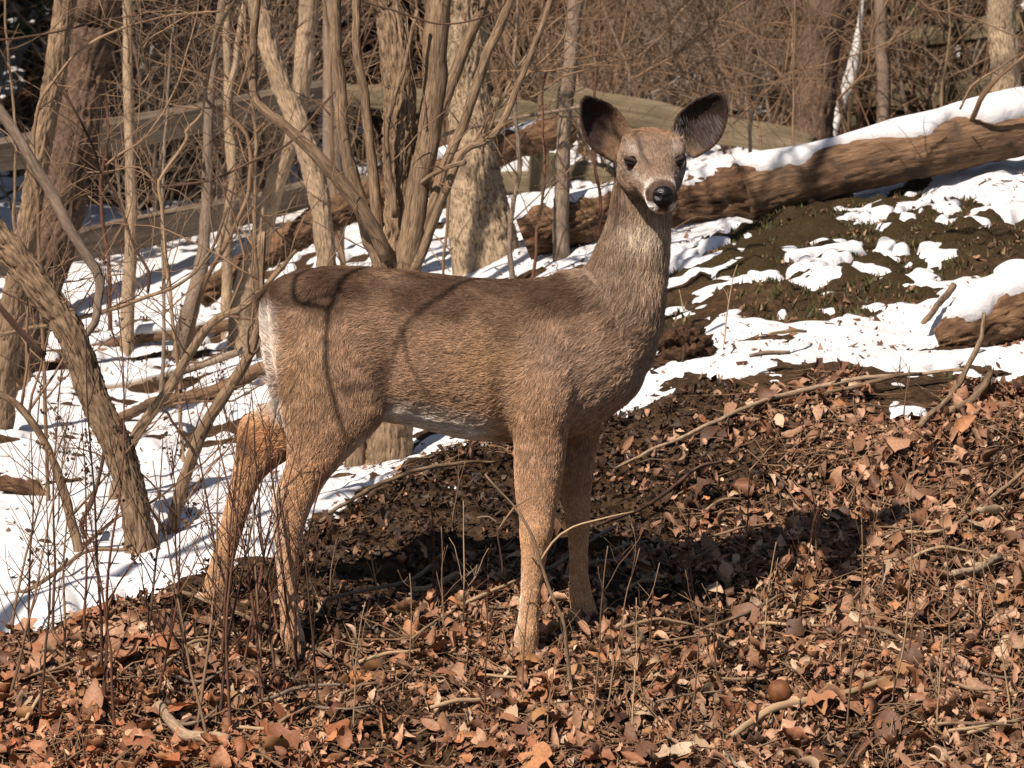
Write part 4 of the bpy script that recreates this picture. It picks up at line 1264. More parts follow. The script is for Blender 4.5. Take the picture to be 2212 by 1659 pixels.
def fallen_log(label, cat, pts, d, mat, bark, sides, seed, holes=0.0, caps=(), name='fallen_log', extra=None):
    P = px_path(pts, d)
    root = empty(name, label, cat, None, P[len(P) // 2, :3])
    Q, me = log_mesh(P, sides, bark, seed, 'trunk', holes)
    child('trunk', me, M[mat], root)
    for k, (t0, t1, h, w) in enumerate(caps):
        child('snow_cap', snow_cap(Q, seed + k, t0, t1, h, w), M['snow'], root)
    return root


# the big log: rotten low end, sound barkless upper part
L1 = [(1130, 515, 84, 0), (1200, 490, 92, 0), (1300, 466, 96, 0), (1420, 448, 104, 0), (1560, 432, 116, .05), (1640, 412, 118, .1)]
L2 = [(1600, 424, 116, .05), (1700, 396, 114, .1), (1850, 358, 112, .15), (2000, 324, 112, .2), (2212, 278, 112, .3), (2420, 232, 112, .4)]
P1, P2 = px_path(L1, 13.2), px_path(L2, 13.2)
lr = empty('fallen_log', 'long barkless log topped with snow, its low end red and rotten', 'log', None, P2[1, :3])
Q1, me1 = log_mesh(P1, 64, .012, 3, 'rotten_end', .16)
Q2, me2 = log_mesh(P2, 64, .004, 4, 'trunk', .025)
child('rotten_end', me1, M['rot'], lr)['label'] = 'crumbling red-brown rotten end'
child('trunk', me2, M['logwood'], lr)
child('snow_cap', snow_cap(Q1, 7, .12, 1.0, .045, .62), M['snow'], lr)
child('snow_cap', snow_cap(Q2, 8, .0, 1.0, .045, .62), M['snow'], lr)
# stub of a limb on it
B = spline(px_path([(2098, 262, 12, -.0), (2108, 240, 12, -.05), (2124, 205, 13, -.1), (2160, 165, 9, -.12), (2215, 120, 7, -.12), (2290, 60, 6, -.1)], 13.4), .02)
child('branch', tube_mesh('branch', B[:, :3], B[:, 3], 10, .0006, 4), M['twig'], lr)

fallen_log('old splintered log lying behind the clump, light snow along its top', 'log', [(430, 640, 50, -.4), (560, 560, 58, -.3), (700, 475, 64, -.2), (860, 400, 66), (1060, 330, 66), (1210, 282, 70), (1240, 272, 60)], 15.2, 'rot', .011, 44, 12, .10,
           [(.66, .93, .018, .5)])
fallen_log('half-buried rotten log at the bank top with thick snow on its back', 'log', [(2028, 742, 60), (2075, 722, 84), (2140, 698, 100), (2230, 665, 116), (2330, 630, 120)], 11.0, 'rot', .012, 52, 14, .14,
           [(.12, 1.0, .045, .75)])
fallen_log('long grey log lying low across the snow behind the wild stems', 'log', [(-60, 1000, 20), (60, 962, 22), (190, 935, 24), (330, 872, 24), (450, 850, 30), (560, 800, 34), (640, 770, 30)], 12.0, 'logwood', .003, 28, 15, .05, [(.3, .55, .012, .5)])
fallen_log('thin grey branch lying on snow above the long low log', 'branch', [(-60, 875, 14), (100, 850, 16), (260, 838, 18), (400, 800, 18), (560, 745, 14)], 13.0, 'grey', .0015, 18, 16, 0, [(.15, .8, .012, .7)], 'fallen_branch')
fallen_log('brown log under the fence with snow lines along it', 'log', [(120, 775, 22), (260, 735, 26), (420, 715, 28), (590, 680, 26)], 14.4, 'logwood', .003, 24, 17, .05, [(.1, .9, .02, .7)])
fallen_log('dark log end lying on the open snow', 'log', [(0, 1045, 34), (30, 1046, 38), (80, 1065, 36), (112, 1090, 22)], 10.7, 'rot', .006, 24, 18, .12, [(.05, .5, .012, .5)])
fallen_log('low fallen limb at the foot of the curved ridged trunk', 'branch', [(215, 1275, 9), (280, 1248, 11), (345, 1232, 12), (420, 1240, 10)], 9.62, 'darktwig', .001, 14, 19, 0, (), 'fallen_branch')
fallen_log('mossy brown root log showing through the snow patches', 'log', [(1640, 692, 22), (1720, 668, 32), (1790, 655, 36), (1850, 648, 26), (1930, 632, 14)], 11.85, 'rot', .006, 26, 20, .12, [(.45, .6, .015, .6)])

# crumbling stump behind the chest of the deer
g = at(1478, 775, 10.95)
Ps = np.array([[g[0] - .005, g[1], g[2] - .08, .075], [g[0], g[1], g[2] - .02, .074], [g[0] + .002, g[1], g[2] + .03, .066], [g[0] - .012, g[1] + .01, g[2] + .07, .052], [g[0] - .02, g[1] + .01, g[2] + .095, .03]])
Qs = spline(Ps, .004)
V, F, A = tube(Qs[:, :3], Qs[:, 3], 72, .010, 33)
cc = np.vstack([np.repeat(Qs[:, :3], 72, 0), Qs[:1, :3], Qs[-1:, :3]])
dn = fbm(V * 34, 4, 99, .65)
V = cc + (V - cc) * (1.12 + .42 * dn[:, None]); V[:, 2] += .012 * fbm(V * 60, 3, 98) - .012
st = empty('rotten_stump', 'crumbled red-brown rotten stump at the chest of the deer', 'stump', None, (g[0], g[1], g[2] - .06))
child('stump', mk_mesh('stump', V, F, {'bk': ('FLOAT_VECTOR', A)}), M['humus'], st)
# ------------------------------------------------------------------ traced boughs of bare shrubs
def crop(ox, oy, s, pts, w):
    """points given in an enlarged crop of the photograph -> picture points with width"""
    n = len(pts)
    return [((ox + x * s) / 1.0271, (oy + y * s) / 1.0271, w * s / 1.0271 * (1 - .35 * i / max(1, n - 1))) for i, (x, y) in enumerate(pts)]


def shrub(label, d, stems, group=None, seed=1, twigs=6, twl=(.12, .4), name='bare_shrub', twmat='twig', cat='shrub', root_first=True):
    r_ = random.Random(seed)
    paths = []
    for pts, mat in stems:
        P = px_path(pts, d)
        paths.append((P, mat))
    f = paths[0][0][0, :3].copy()
    f[2] = min(f[2], float(base_height(f[0], f[1])))
    if root_first:
        paths[0] = (to_ground(paths[0][0]), paths[0][1])
    root = empty(name, label, cat, group, f)
    mass = Mass()
    for k, (P, mat) in enumerate(paths):
        B = spline(P, .02)
        B[:, :3] += np.stack([fbm(B[:, :3] * 11 + seed, 2, 61 + i) for i in range(3)], 1) * .004
        child('stem' if k == 0 else 'branch', tube_mesh('branch', B[:, :3], np.maximum(B[:, 3], .0007), 10, .0006 if B[:, 3].mean() > .004 else 0, seed + k), M[mat], root)
        if twigs: twig_set(mass, B, r_, twigs, *twl, 2, 4, .1, .05)
    if mass.n:
        o = child('twigs', mass.mesh('twigs'), M[twmat], root)
        o['kind'] = 'stuff'
    return root


c4 = lambda pts, w: crop(0, 0, .3436, pts, w)
c5 = lambda pts, w: crop(0, 500, .3436, pts, w)
c6 = lambda pts, w: crop(560, 0, .3436, pts, w)
c7 = lambda pts, w: crop(1512, 0, .3436, pts, w)
shrub('bare shrub with long arching twigs crossing the ridged leaning trunk', 10.6,
      [(c4([(250, 1500), (220, 990), (250, 680), (310, 570), (480, 360), (680, 220), (950, 135), (1260, 80), (1420, 70)], 24), 'twig'),
       (c4([(320, 430), (120, 260), (0, 255), (280, 225), (480, 180), (640, 130), (900, 95), (1260, 5), (1400, -80)][2:], 15), 'darktwig'),
       (c4([(310, 490), (440, 640), (560, 860), (620, 1000), (650, 1110), (740, 1240), (830, 1500), (900, 1650), (960, 1760), (955, 1890)][::-1], 22), 'darktwig'),
       (c4([(680, 1070), (800, 980), (920, 900), (1020, 780), (1110, 620), (1170, 490), (1220, 280), (1270, 80), (1280, 0)], 18), 'twig'),
       (c4([(900, 570), (970, 470), (930, 340), (960, 260), (1060, 190), (1260, 70)], 14), 'twig')], seed=3, twigs=12)
shrub('bare shrub whose long limb sweeps up over the snow in front of the pale saplings', 10.3,
      [(c5([(-60, 720), (200, 665), (430, 620), (700, 550), (950, 455), (1110, 400), (1260, 290), (1370, 150), (1420, 30), (1470, -120)], 28), 'tan'),
       (c5([(60, 690), (320, 405), (500, 360), (800, 310)], 12), 'twig'),
       (c5([(300, 690), (540, 590), (690, 540), (900, 440), (960, 330), (1000, 250)], 12), 'darktwig'),
       (c5([(0, 420), (200, 520), (400, 620), (520, 640)], 14), 'darktwig')], seed=4, twigs=11, root_first=False)
shrub('pale slender stem forking into thin twigs in front of the lower rail', 11.2,
      [(c4([(1155, 2450), (1110, 2000), (1070, 1640), (1050, 1400), (1020, 1200), (1050, 1130), (1210, 900), (1205, 860), (1300, 730), (1330, 560)], 26), 'straw'),
       (c4([(1020, 1200), (900, 1085), (740, 1105), (560, 1110)], 12), 'twig'),
       (c4([(1010, 1200), (1150, 1200), (1330, 1170), (1560, 1080), (1860, 930), (2010, 770), (2212, 530), (2330, 330), (2480, 0)], 19), 'darktwig')], seed=5, twigs=11)
shrub('dark twisting shrub stem beside the bent pale sapling', 12.4,
      [(c4([(1300, 1900), (1470, 1560), (1590, 1300), (1610, 1150), (1620, 1020), (1590, 870), (1480, 760), (1330, 640), (1350, 450), (1380, 330), (1410, 200), (1510, 0), (1560, -90)], 30), 'twig'),
       (c4([(1250, 1040), (1300, 1150), (1450, 1210), (1620, 1330), (1800, 1510), (1890, 1610)], 16), 'darktwig'),
       (c4([(1640, 640), (1650, 400), (1660, 200), (1690, 0), (1700, -80)], 44), 'darktwig'),
       (c4([(1540, 620), (1600, 400), (1570, 150), (1520, 0)], 18), 'twig')], seed=6, twigs=13)
shrub('arching dark vine hung across the clump of ridged stems', 10.4,
      [(c6([(700, -20), (740, 10), (950, 80), (1200, 155), (1420, 130), (1600, 60), (1640, 0), (1700, -90)], 15), 'darktwig')], seed=7, twigs=2, root_first=False, name='vine', cat='vine')
shrub('bare shrub of crossing tan twigs between the furrowed tree and the slim grey trunk', 12.6,
      [(c6([(1250, 1500), (1300, 1100), (1450, 880), (1600, 640), (1640, 600), (1820, 440), (2010, 230), (2020, 0), (2030, -90)], 20), 'twig'),
       (c6([(1450, 470), (1600, 460), (1900, 460), (2212, 410), (2450, 380)], 15), 'twig'),
       (c6([(1640, 600), (1780, 640), (2000, 500), (2212, 430), (2450, 300)], 15), 'twig'),
       (c6([(1520, 850), (1680, 500), (1850, 250), (2000, 100), (2150, 0)], 18), 'tan')], seed=8, twigs=12, twl=(.15, .6))
fallen_log('grey dead bough lodged across the furrowed tree', 'branch', c6([(1000, 960), (1270, 860), (1600, 780), (2060, 700), (2250, 660)], 30), 13.0, 'grey', .001, 14, 23, 0, (), 'dead_bough')
shrub('straight thin sapling rising from the brush behind the snowy log', 14.6,
      [(c7([(715, 1000), (720, 880), (725, 450), (735, 0), (738, -120)], 18), 'twig')], seed=9, twigs=8, twl=(.15, .5), name='sapling', cat='sapling')
shrub('open shrub of forked tan twigs beyond the far ear', 15.0,
      [(c7([(520, 960), (490, 780), (450, 650), (340, 520), (250, 380), (180, 180), (120, 0)], 18), 'twig'),
       (c7([(330, 800), (440, 690), (650, 500), (820, 440), (1210, 330), (1480, 190)], 15), 'twig'),
       (c7([(720, 630), (620, 460), (430, 330), (250, 190), (100, 0)], 15), 'twig'),
       (c7([(-300, 500), (0, 330), (250, 120), (440, 0), (560, -90)], 17), 'twig'),
       (c7([(-200, 600), (0, 500), (310, 260)], 18), 'grey'),
       (c7([(720, 640), (790, 470), (830, 300), (900, 100)], 12), 'twig')], seed=10, twigs=16, twl=(.15, .6))
shrub('drooping twigs hung over the upper log end', 13.0,
      [(c7([(1010, 650), (1080, 570), (1200, 450), (1210, 330), (1250, 170), (1330, 0)], 17), 'twig'),
       (c7([(2300, 330), (2212, 340), (2060, 430), (1880, 560), (1800, 700)][::-1], 17), 'twig'),
       (c7([(1480, -60), (1600, 60), (1800, 100), (1950, 140), (2080, 200), (2240, 260)], 13), 'twig')], seed=11, twigs=7, root_first=False)
# twigs in front of the fore legs
shrub('crooked pale twig plant growing in front of the fore legs of the deer', 8.72,
      [([(1248, 1592, 9), (1228, 1420, 9), (1210, 1330, 8), (1172, 1230, 8), (1140, 1140, 7), (1108, 1092, 6), (1045, 1022, 4)], 'tan'),
       ([(1165, 1215, 5), (1190, 1175, 5), (1235, 1140, 4.5), (1300, 1120, 4), (1370, 1106, 3)], 'straw'),
       ([(1108, 1092, 5), (1085, 1125, 4), (1075, 1145, 3.5)], 'twig'), ([(1110, 1090, 4), (1130, 1080, 3.5), (1146, 1072, 3)], 'twig'),
       ([(1075, 1132, 4), (1055, 1115, 3.5), (1030, 1118, 3)], 'twig'), ([(1085, 1250, 4), (1080, 1190, 4), (1072, 1135, 4)][::-1], 'darktwig')], seed=12, twigs=0)

# ------------------------------------------------------------------ wild dry stems on the bank
def stem_plant(px, py, h, lean, seed, label, group, mat='redtwig', r0=.0036, side=7, d_hint=None, heads=0):
    r_ = random.Random(seed)
    g = ground_hit(px, py)
    root = empty('dry_weed', label, 'weed', group, g)
    P = wander(g - np.array([0, 0, .03]), (lean + r_.uniform(-.06, .06), r_.uniform(-.12, .12), 1), h, r0, .0011, 9, r_, .055, .02)
    B = spline(P, .03)
    child('stem', tube_mesh('stem', B[:, :3], B[:, 3], 6, 0, seed), M[mat], root)
    mass = Mass()
    for i in range(side):
        t = .25 + .72 * r_.random()
        k = min(int(t * (len(B) - 1)), len(B) - 2)
        a = r_.uniform(0, 2 * math.pi)
        d = (math.cos(a) * .6, math.sin(a) * .4, r_.uniform(.5, 1.3))
        Q = wander(B[k, :3], d, h * r_.uniform(.12, .38), B[k, 3] * .6, .0007, 5, r_, .12, .03)
        mass.add(Q, 4)
        if r_.random() < .7: mass.add(wander(Q[2, :3], (-d[0], d[1], d[2]), h * r_.uniform(.05, .16), .0011, .0006, 4, r_, .15, .02), 3)
        if heads and r_.random() < heads:
            for _ in range(4):
                o = Q[-1, :3] + np.array([r_.gauss(0, .006), r_.gauss(0, .006), r_.gauss(0, .006)])
                mass.add(np.array([[*o, .0012], [*(o + [0, 0, .004]), .0042], [*(o + [0, 0, .008]), .001]]), 5)
    if mass.n:
        o = child('twigs', mass.mesh('twigs'), M[mat], root)
        o['kind'] = 'stuff'
    return root


rr = random.Random(5)
WL = 'thin reddish-brown bare weed stem in the tangle before the hind legs'
for i, (x, y, h, ln) in enumerate([(648, 1455, .62, -.1), (640, 1462, .58, -.14), (600, 1500, .72, -.08), (560, 1520, .66, -.02), (520, 1490, .6, .02), (478, 1460, .62, -.06), (470, 1560, .75, -.05),
                                   (420, 1580, .7, .1), (540, 1430, .52, .06), (500, 1600, .8, .02), (690, 1560, .5, -.12), (455, 1400, .5, .08), (610, 1420, .45, -.04), (575, 1560, .85, -.03), (530, 1450, .7, -.12)]):
    stem_plant(x, y, h, ln, 100 + i, WL, 'weed stems before the hind legs', ['redtwig', 'redtwig', 'darktwig', 'twig'][i % 4], .0042, 6)
for i, (x, y, h, ln) in enumerate([(225, 1560, 1.0, .0), (220, 1500, .9, .01), (150, 1500, .6, -.06), (330, 1540, .55, .06), (60, 1480, .6, -.02), (20, 1400, .55, .05), (110, 1420, .7, .1), (400, 1500, .6, -.1),
                                   (455, 1640, .7, -.1), (250, 1640, .6, .05), (300, 1440, .55, .12), (10, 1560, .7, .03), (180, 1430, .6, -.1), (80, 1620, .6, .04)]):
    stem_plant(x, y, h, ln, 140 + i, 'tall thin weed stem rising from the litter in front of the leaning trees', 'weed stems before the leaning trees', ['redtwig', 'darktwig', 'twig'][i % 3], .0042, 8, heads=.3)
for i, (x, y, h, ln) in enumerate([(960, 1420, .33, .05), (1000, 1390, .36, .0), (930, 1300, .28, .02), (975, 1180, .25, .0), (700, 1320, .2, .1), (820, 1330, .2, -.05), (1050, 1600, .4, .02), (1290, 1620, .48, .01), (1305, 1560, .42, .06),
                                   (1360, 1620, .36, .05), (1400, 1480, .25, .0), (1480, 1600, .32, .08), (1560, 1500, .3, -.05), (1650, 1420, .3, .0), (1720, 1350, .33, .02), (1760, 1240, .3, .04), (1830, 1600, .6, .0),
                                   (1920, 1560, .55, .04), (1960, 1480, .45, .02), (2050, 1500, .5, .06), (2110, 1400, .35, .02), (2180, 1600, .45, .05), (1610, 1180, .22, .1), (1870, 1000, .2, .02), (1950, 930, .2, .05),
                                   (2040, 1640, .3, -.1), (1500, 1300, .25, .05), (1130, 1500, .28, -.08), (870, 1500, .3, .05), (1210, 1300, .22, .1), (1850, 860, .12, -.03), (1930, 850, .13, .03), (1180, 1640, .3, .03), (760, 1600, .34, .04)]):
    stem_plant(x, y, h, ln, 180 + i, 'short thin dry stem sticking up out of the leaf litter', 'dry stems in the leaf litter', ['twig', 'straw', 'redtwig', 'twig'][i % 4], .0026, 4)
for i, (x, y, h, ln) in enumerate([(1562, 772, .3, -.10), (1268, 560, .34, .06), (1480, 690, .12, -.2)]):
    stem_plant(x, y, h, ln, 230 + i, ['upright straw stem standing in the smooth snow behind the stump', 'pale straw stem in the snow just behind the neck of the deer', 'short straw leaning over the crumbled stump'][i], None, 'straw', .0032, 1)
# seed-headed weeds on the snow
for i in range(11):
    stem_plant(rr.uniform(0, 560), rr.uniform(800, 1180), rr.uniform(.15, .4), rr.uniform(-.3, .4), 250 + i, 'small dark seed-headed weed poking through the snow under the saplings', 'seed-headed weeds in the snow', 'darktwig', .0026, 9, heads=.8)

# thin upright saplings among the bigger stems
for i in range(11):
    x0 = [60, 235, 345, 560, 745, 985, 1110, 1150, 1290, 1620, 2040][i]
    d = rr.uniform(12.6, 16.5) if x0 < 1600 else rr.uniform(15, 17)
    gz = at(x0, 600, d); gz[2] = float(base_height(gz[0], gz[1]))
    bx0, by0 = proj(gz)
    ln = rr.uniform(-60, 60)
    w = rr.uniform(7, 13)
    pts = [(bx0, by0, w * 1.15)] + [(bx0 + ln * t + rr.uniform(-12, 12), by0 + (-60 - by0) * t, w * (1 - .45 * t)) for t in (.2, .4, .6, .8, 1.0)]
    shrub('slim bare sapling no thicker than a finger among the tree stems', d, [(pts, rr.choice(['twig', 'grey', 'tan', 'redtwig']))], 'slim saplings among the tree stems', 600 + i, 13, (.12, .55), 'sapling', cat='sapling')

# ------------------------------------------------------------------ brush thicket behind: four shrubs, then copies
def brush_proto(seed, h, ns, mat, label, group):
    r_ = random.Random(seed)
    root = empty('brush_shrub', label, 'shrub', group)
    mass = Mass()
    for i in range(ns):
        a = r_.uniform(0, 6.28)
        sp = r_.uniform(.1, .75)
        P = wander((math.cos(a) * .05, math.sin(a) * .05, -.08), (math.cos(a) * sp, math.sin(a) * sp, 1), h * r_.uniform(.7, 1.15), r_.uniform(.006, .013), .0025, 9, r_, .12, .0)
        B = spline(P, .07)
        link('stem', tube_mesh('stem', B[:, :3], B[:, 3], 6, 0, seed + i), M[mat], root)
        twig_set(mass, B, r_, 10, .25, .8, 2, 3, .05, .15, .0016)
    o = link('twigs', mass.mesh('twigs'), M[mat], root); o['kind'] = 'stuff'
    return root


def copy_tree(o, parent=None):
    c = o.copy(); COL.objects.link(c); c.parent = parent
    for ch in list(o.children): copy_tree(ch, c)
    return c


protos = [brush_proto(300, 1.7, 6, 'twig', '', ''), brush_proto(301, 1.4, 7, 'grey', '', ''), brush_proto(302, 1.9, 5, 'tan', '', ''), brush_proto(303, 1.2, 8, 'redtwig', '', '')]
kinds = ['tan-twigged', 'grey-twigged', 'yellow-brown', 'red-brown']
spots = []
for i in range(14): spots.append((rr.uniform(-200, 760), rr.uniform(17.8, 22), 'in the dark woods behind the slanting fence rails'))
for i in range(12): spots.append((rr.uniform(900, 1500), rr.uniform(18.8, 22), 'in the dark thicket behind the ears of the deer'))
for i in range(20): spots.append((rr.uniform(1450, 2400), rr.uniform(18.9, 22.5), 'in the thicket beyond the snowy log'))
used = [False] * 4
for i, (x, d, where) in enumerate(spots):
    k = rr.randrange(4)
    o = protos[k] if not used[k] else copy_tree(protos[k])
    used[k] = True
    p = at(x, 500, d)
    o.location = (p[0], p[1], float(base_height(p[0], p[1])))
    o.rotation_euler = (rr.uniform(-.12, .12), rr.uniform(-.12, .12), rr.uniform(0, 6.28))
    s = rr.uniform(.75, 1.25)
    o.scale = (s, s, s)
    tag(o, f'bare {kinds[k]} shrub {where}', 'shrub', f'{kinds[k]} shrubs {where}')

# far undergrowth that reads as one mass, with a few dead leaves still hanging
mass = Mass()
for i in range(650):
    y = rr.uniform(9.5, 17)
    x = rr.uniform(-1, 1) * (y + 9) * .15
    z = float(base_height(x, y))
    mass.add(wander((x, y, z - .05), (rr.gauss(0, .5), rr.gauss(0, .3), 1), rr.uniform(.4, 1.6), rr.uniform(.003, .008), .0015, 6, rr, .22, 0), 3)
o = link('undergrowth', mass.mesh('undergrowth'), M['twig'])
tag(o, 'tangled far undergrowth of thin brown stems', None, None, 'stuff')
# ------------------------------------------------------------------ leaf litter
PAL = np.array([[.40, .255, .16], [.33, .195, .115], [.24, .130, .072], [.145, .076, .042], [.29, .135, .068], [.48, .36, .24], [.085, .045, .026], [.35, .175, .08]])
PAL = PAL * np.array([[.90, .825, .81]])
PW = np.array([.20, .21, .17, .13, .09, .07, .08, .05]); PW = PW / PW.sum()
_soil_and_shade = [(ground_hit(x, y)[:2], r) for x, y, r in [(820, 1175, .36), (560, 1325, .22), (700, 1240, .2), (1000, 1130, .24), (1480, 905, .26), (1060, 1060, .28), (720, 1275, .14), (1250, 1000, .18), (1330, 940, .15), (430, 1330, .12), (650, 1220, .15), (950, 1120, .2), (2060, 1240, .1), (1150, 1070, .2), (1400, 930, .15), (1250, 1150, .16), (1420, 1110, .18), (1600, 1060, .13)]]  # bare soil; the last entries thin leaves to darken the deer's cast shadow


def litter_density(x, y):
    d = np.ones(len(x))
    for c, r in _soil_and_shade:
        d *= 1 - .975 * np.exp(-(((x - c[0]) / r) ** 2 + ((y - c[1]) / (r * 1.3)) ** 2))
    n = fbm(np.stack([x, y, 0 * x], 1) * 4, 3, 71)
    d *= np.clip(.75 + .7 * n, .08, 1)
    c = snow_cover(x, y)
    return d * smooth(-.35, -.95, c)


def scatter(n, x0, x1, y0, y1, r, least=0.0):
    xs, ys = [], []
    tot = 0
    while tot < n:
        x, y = r.uniform(x0, x1, n), r.uniform(y0, y1, n)
        ld = litter_density(x, y)
        if least: ld = np.maximum(ld, least * (snow_cover(x, y) < -.45))
        k = r.random(n) < ld
        xs.append(x[k]); ys.append(y[k]); tot += k.sum()
    return np.concatenate(xs)[:n], np.concatenate(ys)[:n]


def leaf_verts(n, r, L, curl=1.0, ns=7):
    """n leaves: lobed or plain outline, folded on the midrib, curled along and across, crumpled"""
    t = np.linspace(0, 1, ns)
    lob = r.random((n, 1)) < .45
    w = np.sin(np.pi * np.clip(t, .02, .98)) ** .75 * (1 - .25 * t)
    lobes = 1 + .42 * np.sin(t[None] * (9 + 6 * r.random((n, 1))) + r.random((n, 1)) * 6) * lob
    w = w[None] * lobes * (.15 + .25 * r.random((n, 1)))
    k1 = r.normal(.4, 1.5, (n, 1)) * curl
    k2 = np.abs(r.normal(.75, .6, (n, 1))) * curl
    a = (t[None] - .5) * k1 * 1.6
    X = np.cumsum(np.cos(a), 1) / ns; Z = np.cumsum(np.sin(a), 1) / ns
    X -= X.mean(1, keepdims=True); Z -= Z.mean(1, keepdims=True)
    V = np.empty((n, ns, 3, 3))
    for j, u in enumerate((-1, 0, 1)):
        V[:, :, j, 0] = X
        V[:, :, j, 1] = u * w * np.cos(k2 * .9)
        V[:, :, j, 2] = Z + abs(u) * w * np.sin(k2 * .9) + r.normal(0, .028, (n, ns)) * curl
    return V * L[:, None, None, None]


def leaf_faces(n, ns=7):
    b = []
    for i in range(ns - 1):
        for j in range(2):
            b.append((i * 3 + j, i * 3 + j + 1, (i + 1) * 3 + j + 1, (i + 1) * 3 + j))
    b = np.array(b)
    return (b[None] + (np.arange(n) * ns * 3)[:, None, None]).reshape(-1, 4)


def rot_mats(n, r, tilt):
    az = r.random(n) * 2 * np.pi
    tx, ty = r.normal(0, tilt, n), r.normal(0, tilt, n)
    fl = np.where(r.random(n) < .4, np.pi, 0)
    ca, sa = np.cos(az), np.sin(az)
    Rz = np.zeros((n, 3, 3)); Rz[:, 0, 0] = ca; Rz[:, 0, 1] = -sa; Rz[:, 1, 0] = sa; Rz[:, 1, 1] = ca; Rz[:, 2, 2] = 1
    a = tx + fl
    Rx = np.zeros((n, 3, 3)); Rx[:, 0, 0] = 1; Rx[:, 1, 1] = np.cos(a); Rx[:, 1, 2] = -np.sin(a); Rx[:, 2, 1] = np.sin(a); Rx[:, 2, 2] = np.cos(a)
    Ry = np.zeros((n, 3, 3)); Ry[:, 1, 1] = 1; Ry[:, 0, 0] = np.cos(ty); Ry[:, 0, 2] = np.sin(ty); Ry[:, 2, 0] = -np.sin(ty); Ry[:, 2, 2] = np.cos(ty)
    return Rz @ Ry @ Rx


def bank_tilt(x, y):
    e = .03
    gx = (base_height(x + e, y) - base_height(x - e, y)) / (2 * e)
    gy = (base_height(x, y + e) - base_height(x, y - e)) / (2 * e)
    return gx, gy


r = np.random.default_rng(41)
NL = 25000
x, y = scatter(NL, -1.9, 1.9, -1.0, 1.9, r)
L = np.clip(r.lognormal(math.log(.030), .52, NL), .009, .1)
V = leaf_verts(NL, r, L)
R = rot_mats(NL, r, .6)
V = np.einsum('nab,nijb->nija', R, V)
gx, gy = bank_tilt(x, y)
V[..., 2] += V[..., 0] * gx[:, None, None] + V[..., 1] * gy[:, None, None]
z = ground_z(x, y) + r.random(NL) ** 2 * .028 + L * .15
V += np.stack([x, y, z], 1)[:, None, None, :]
ci = r.choice(len(PAL), NL, p=PW)
warm = smooth(-.2, -.6, y) * smooth(.2, -.6, x)
col = PAL[ci] * (.62 + .55 * r.random((NL, 1)))
col = col * (1 + warm[:, None] * np.array([[.10, -.10, -.22]]))
colv = np.repeat(np.c_[col, np.ones(NL)], 21, 0)
lit = link('leaf_litter', mk_mesh('leaf_litter', V.reshape(-1, 3), leaf_faces(NL), {'col': ('FLOAT_COLOR', colv)}), M['leaf'])
tag(lit, 'layer of curled brown dead leaves covering the bank', None, None, 'stuff')
# broken bits of leaf
NC = 60000
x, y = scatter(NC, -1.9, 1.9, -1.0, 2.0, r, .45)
L = np.clip(r.lognormal(math.log(.011), .5, NC), .004, .03)
V = np.empty((NC, 4, 3))
for j, (a, b) in enumerate(((-.5, -.3), (.5, -.35), (.55, .3), (-.4, .4))):
    V[:, j, 0] = a * L * r.uniform(.6, 1.2, NC); V[:, j, 1] = b * L * r.uniform(.4, 1.1, NC); V[:, j, 2] = r.normal(0, .2, NC) * L
R = rot_mats(NC, r, .6)
V = np.einsum('nab,nib->nia', R, V) + np.stack([x, y, ground_z(x, y) + .002 + r.random(NC) * .012], 1)[:, None, :]
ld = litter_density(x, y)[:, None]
col = PAL[r.choice(len(PAL), NC, p=PW)] * (.45 + .6 * r.random((NC, 1))) * np.where(r.random((NC, 1)) < ld * .8 + .03, 1, .2)  # bits go soil-dark where litter is thin, deepening the deer's shadow too
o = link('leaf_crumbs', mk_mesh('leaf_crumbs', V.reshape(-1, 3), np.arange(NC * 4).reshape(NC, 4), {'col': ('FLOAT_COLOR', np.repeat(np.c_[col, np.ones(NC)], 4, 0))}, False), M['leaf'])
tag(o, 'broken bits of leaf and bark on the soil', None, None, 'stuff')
# thin dry stalks and needles lying in the litter
NT = 3400
x, y = scatter(NT, -1.8, 1.8, -.95, 2.0, r)
rt = random.Random(9)
mass = Mass()
for i in range(NT):
    a = rt.uniform(0, math.pi)
    Lt = rt.choice([.05, .08, .12, .2, .28]) * rt.uniform(.7, 1.3)
    g = np.array([x[i], y[i], float(_z) if False else 0.0])
    d = np.array([math.cos(a), math.sin(a), 0])
    q = [x[i] + d[0] * Lt * s for s in (-.5, -.17, .17, .5)], [y[i] + d[1] * Lt * s for s in (-.5, -.17, .17, .5)]
    mass_pts = (np.array(q[0]), np.array(q[1]))
    zz = .012 + rt.random() * .018
    P = np.stack([mass_pts[0] + rt.gauss(0, .004), mass_pts[1] + np.array([0, rt.gauss(0, .006), rt.gauss(0, .006), 0]), np.zeros(4) + zz + np.array([rt.gauss(0, .006) for _ in range(4)]), np.array([1, 1, .9, .6]) * rt.uniform(.0007, .0021)], 1)
    mass.add(P, 4, i % 50)
Vv = np.vstack(mass.V); Vv[:, 2] += ground_z(Vv[:, 0], Vv[:, 1])
o = link('twig_litter', mk_mesh('twig_litter', Vv, np.vstack(mass.F), {'bk': ('FLOAT_VECTOR', np.vstack(mass.A))}), M['stalk'])
tag(o, 'thin dry stalks strewn through the leaf litter', None, None, 'stuff')

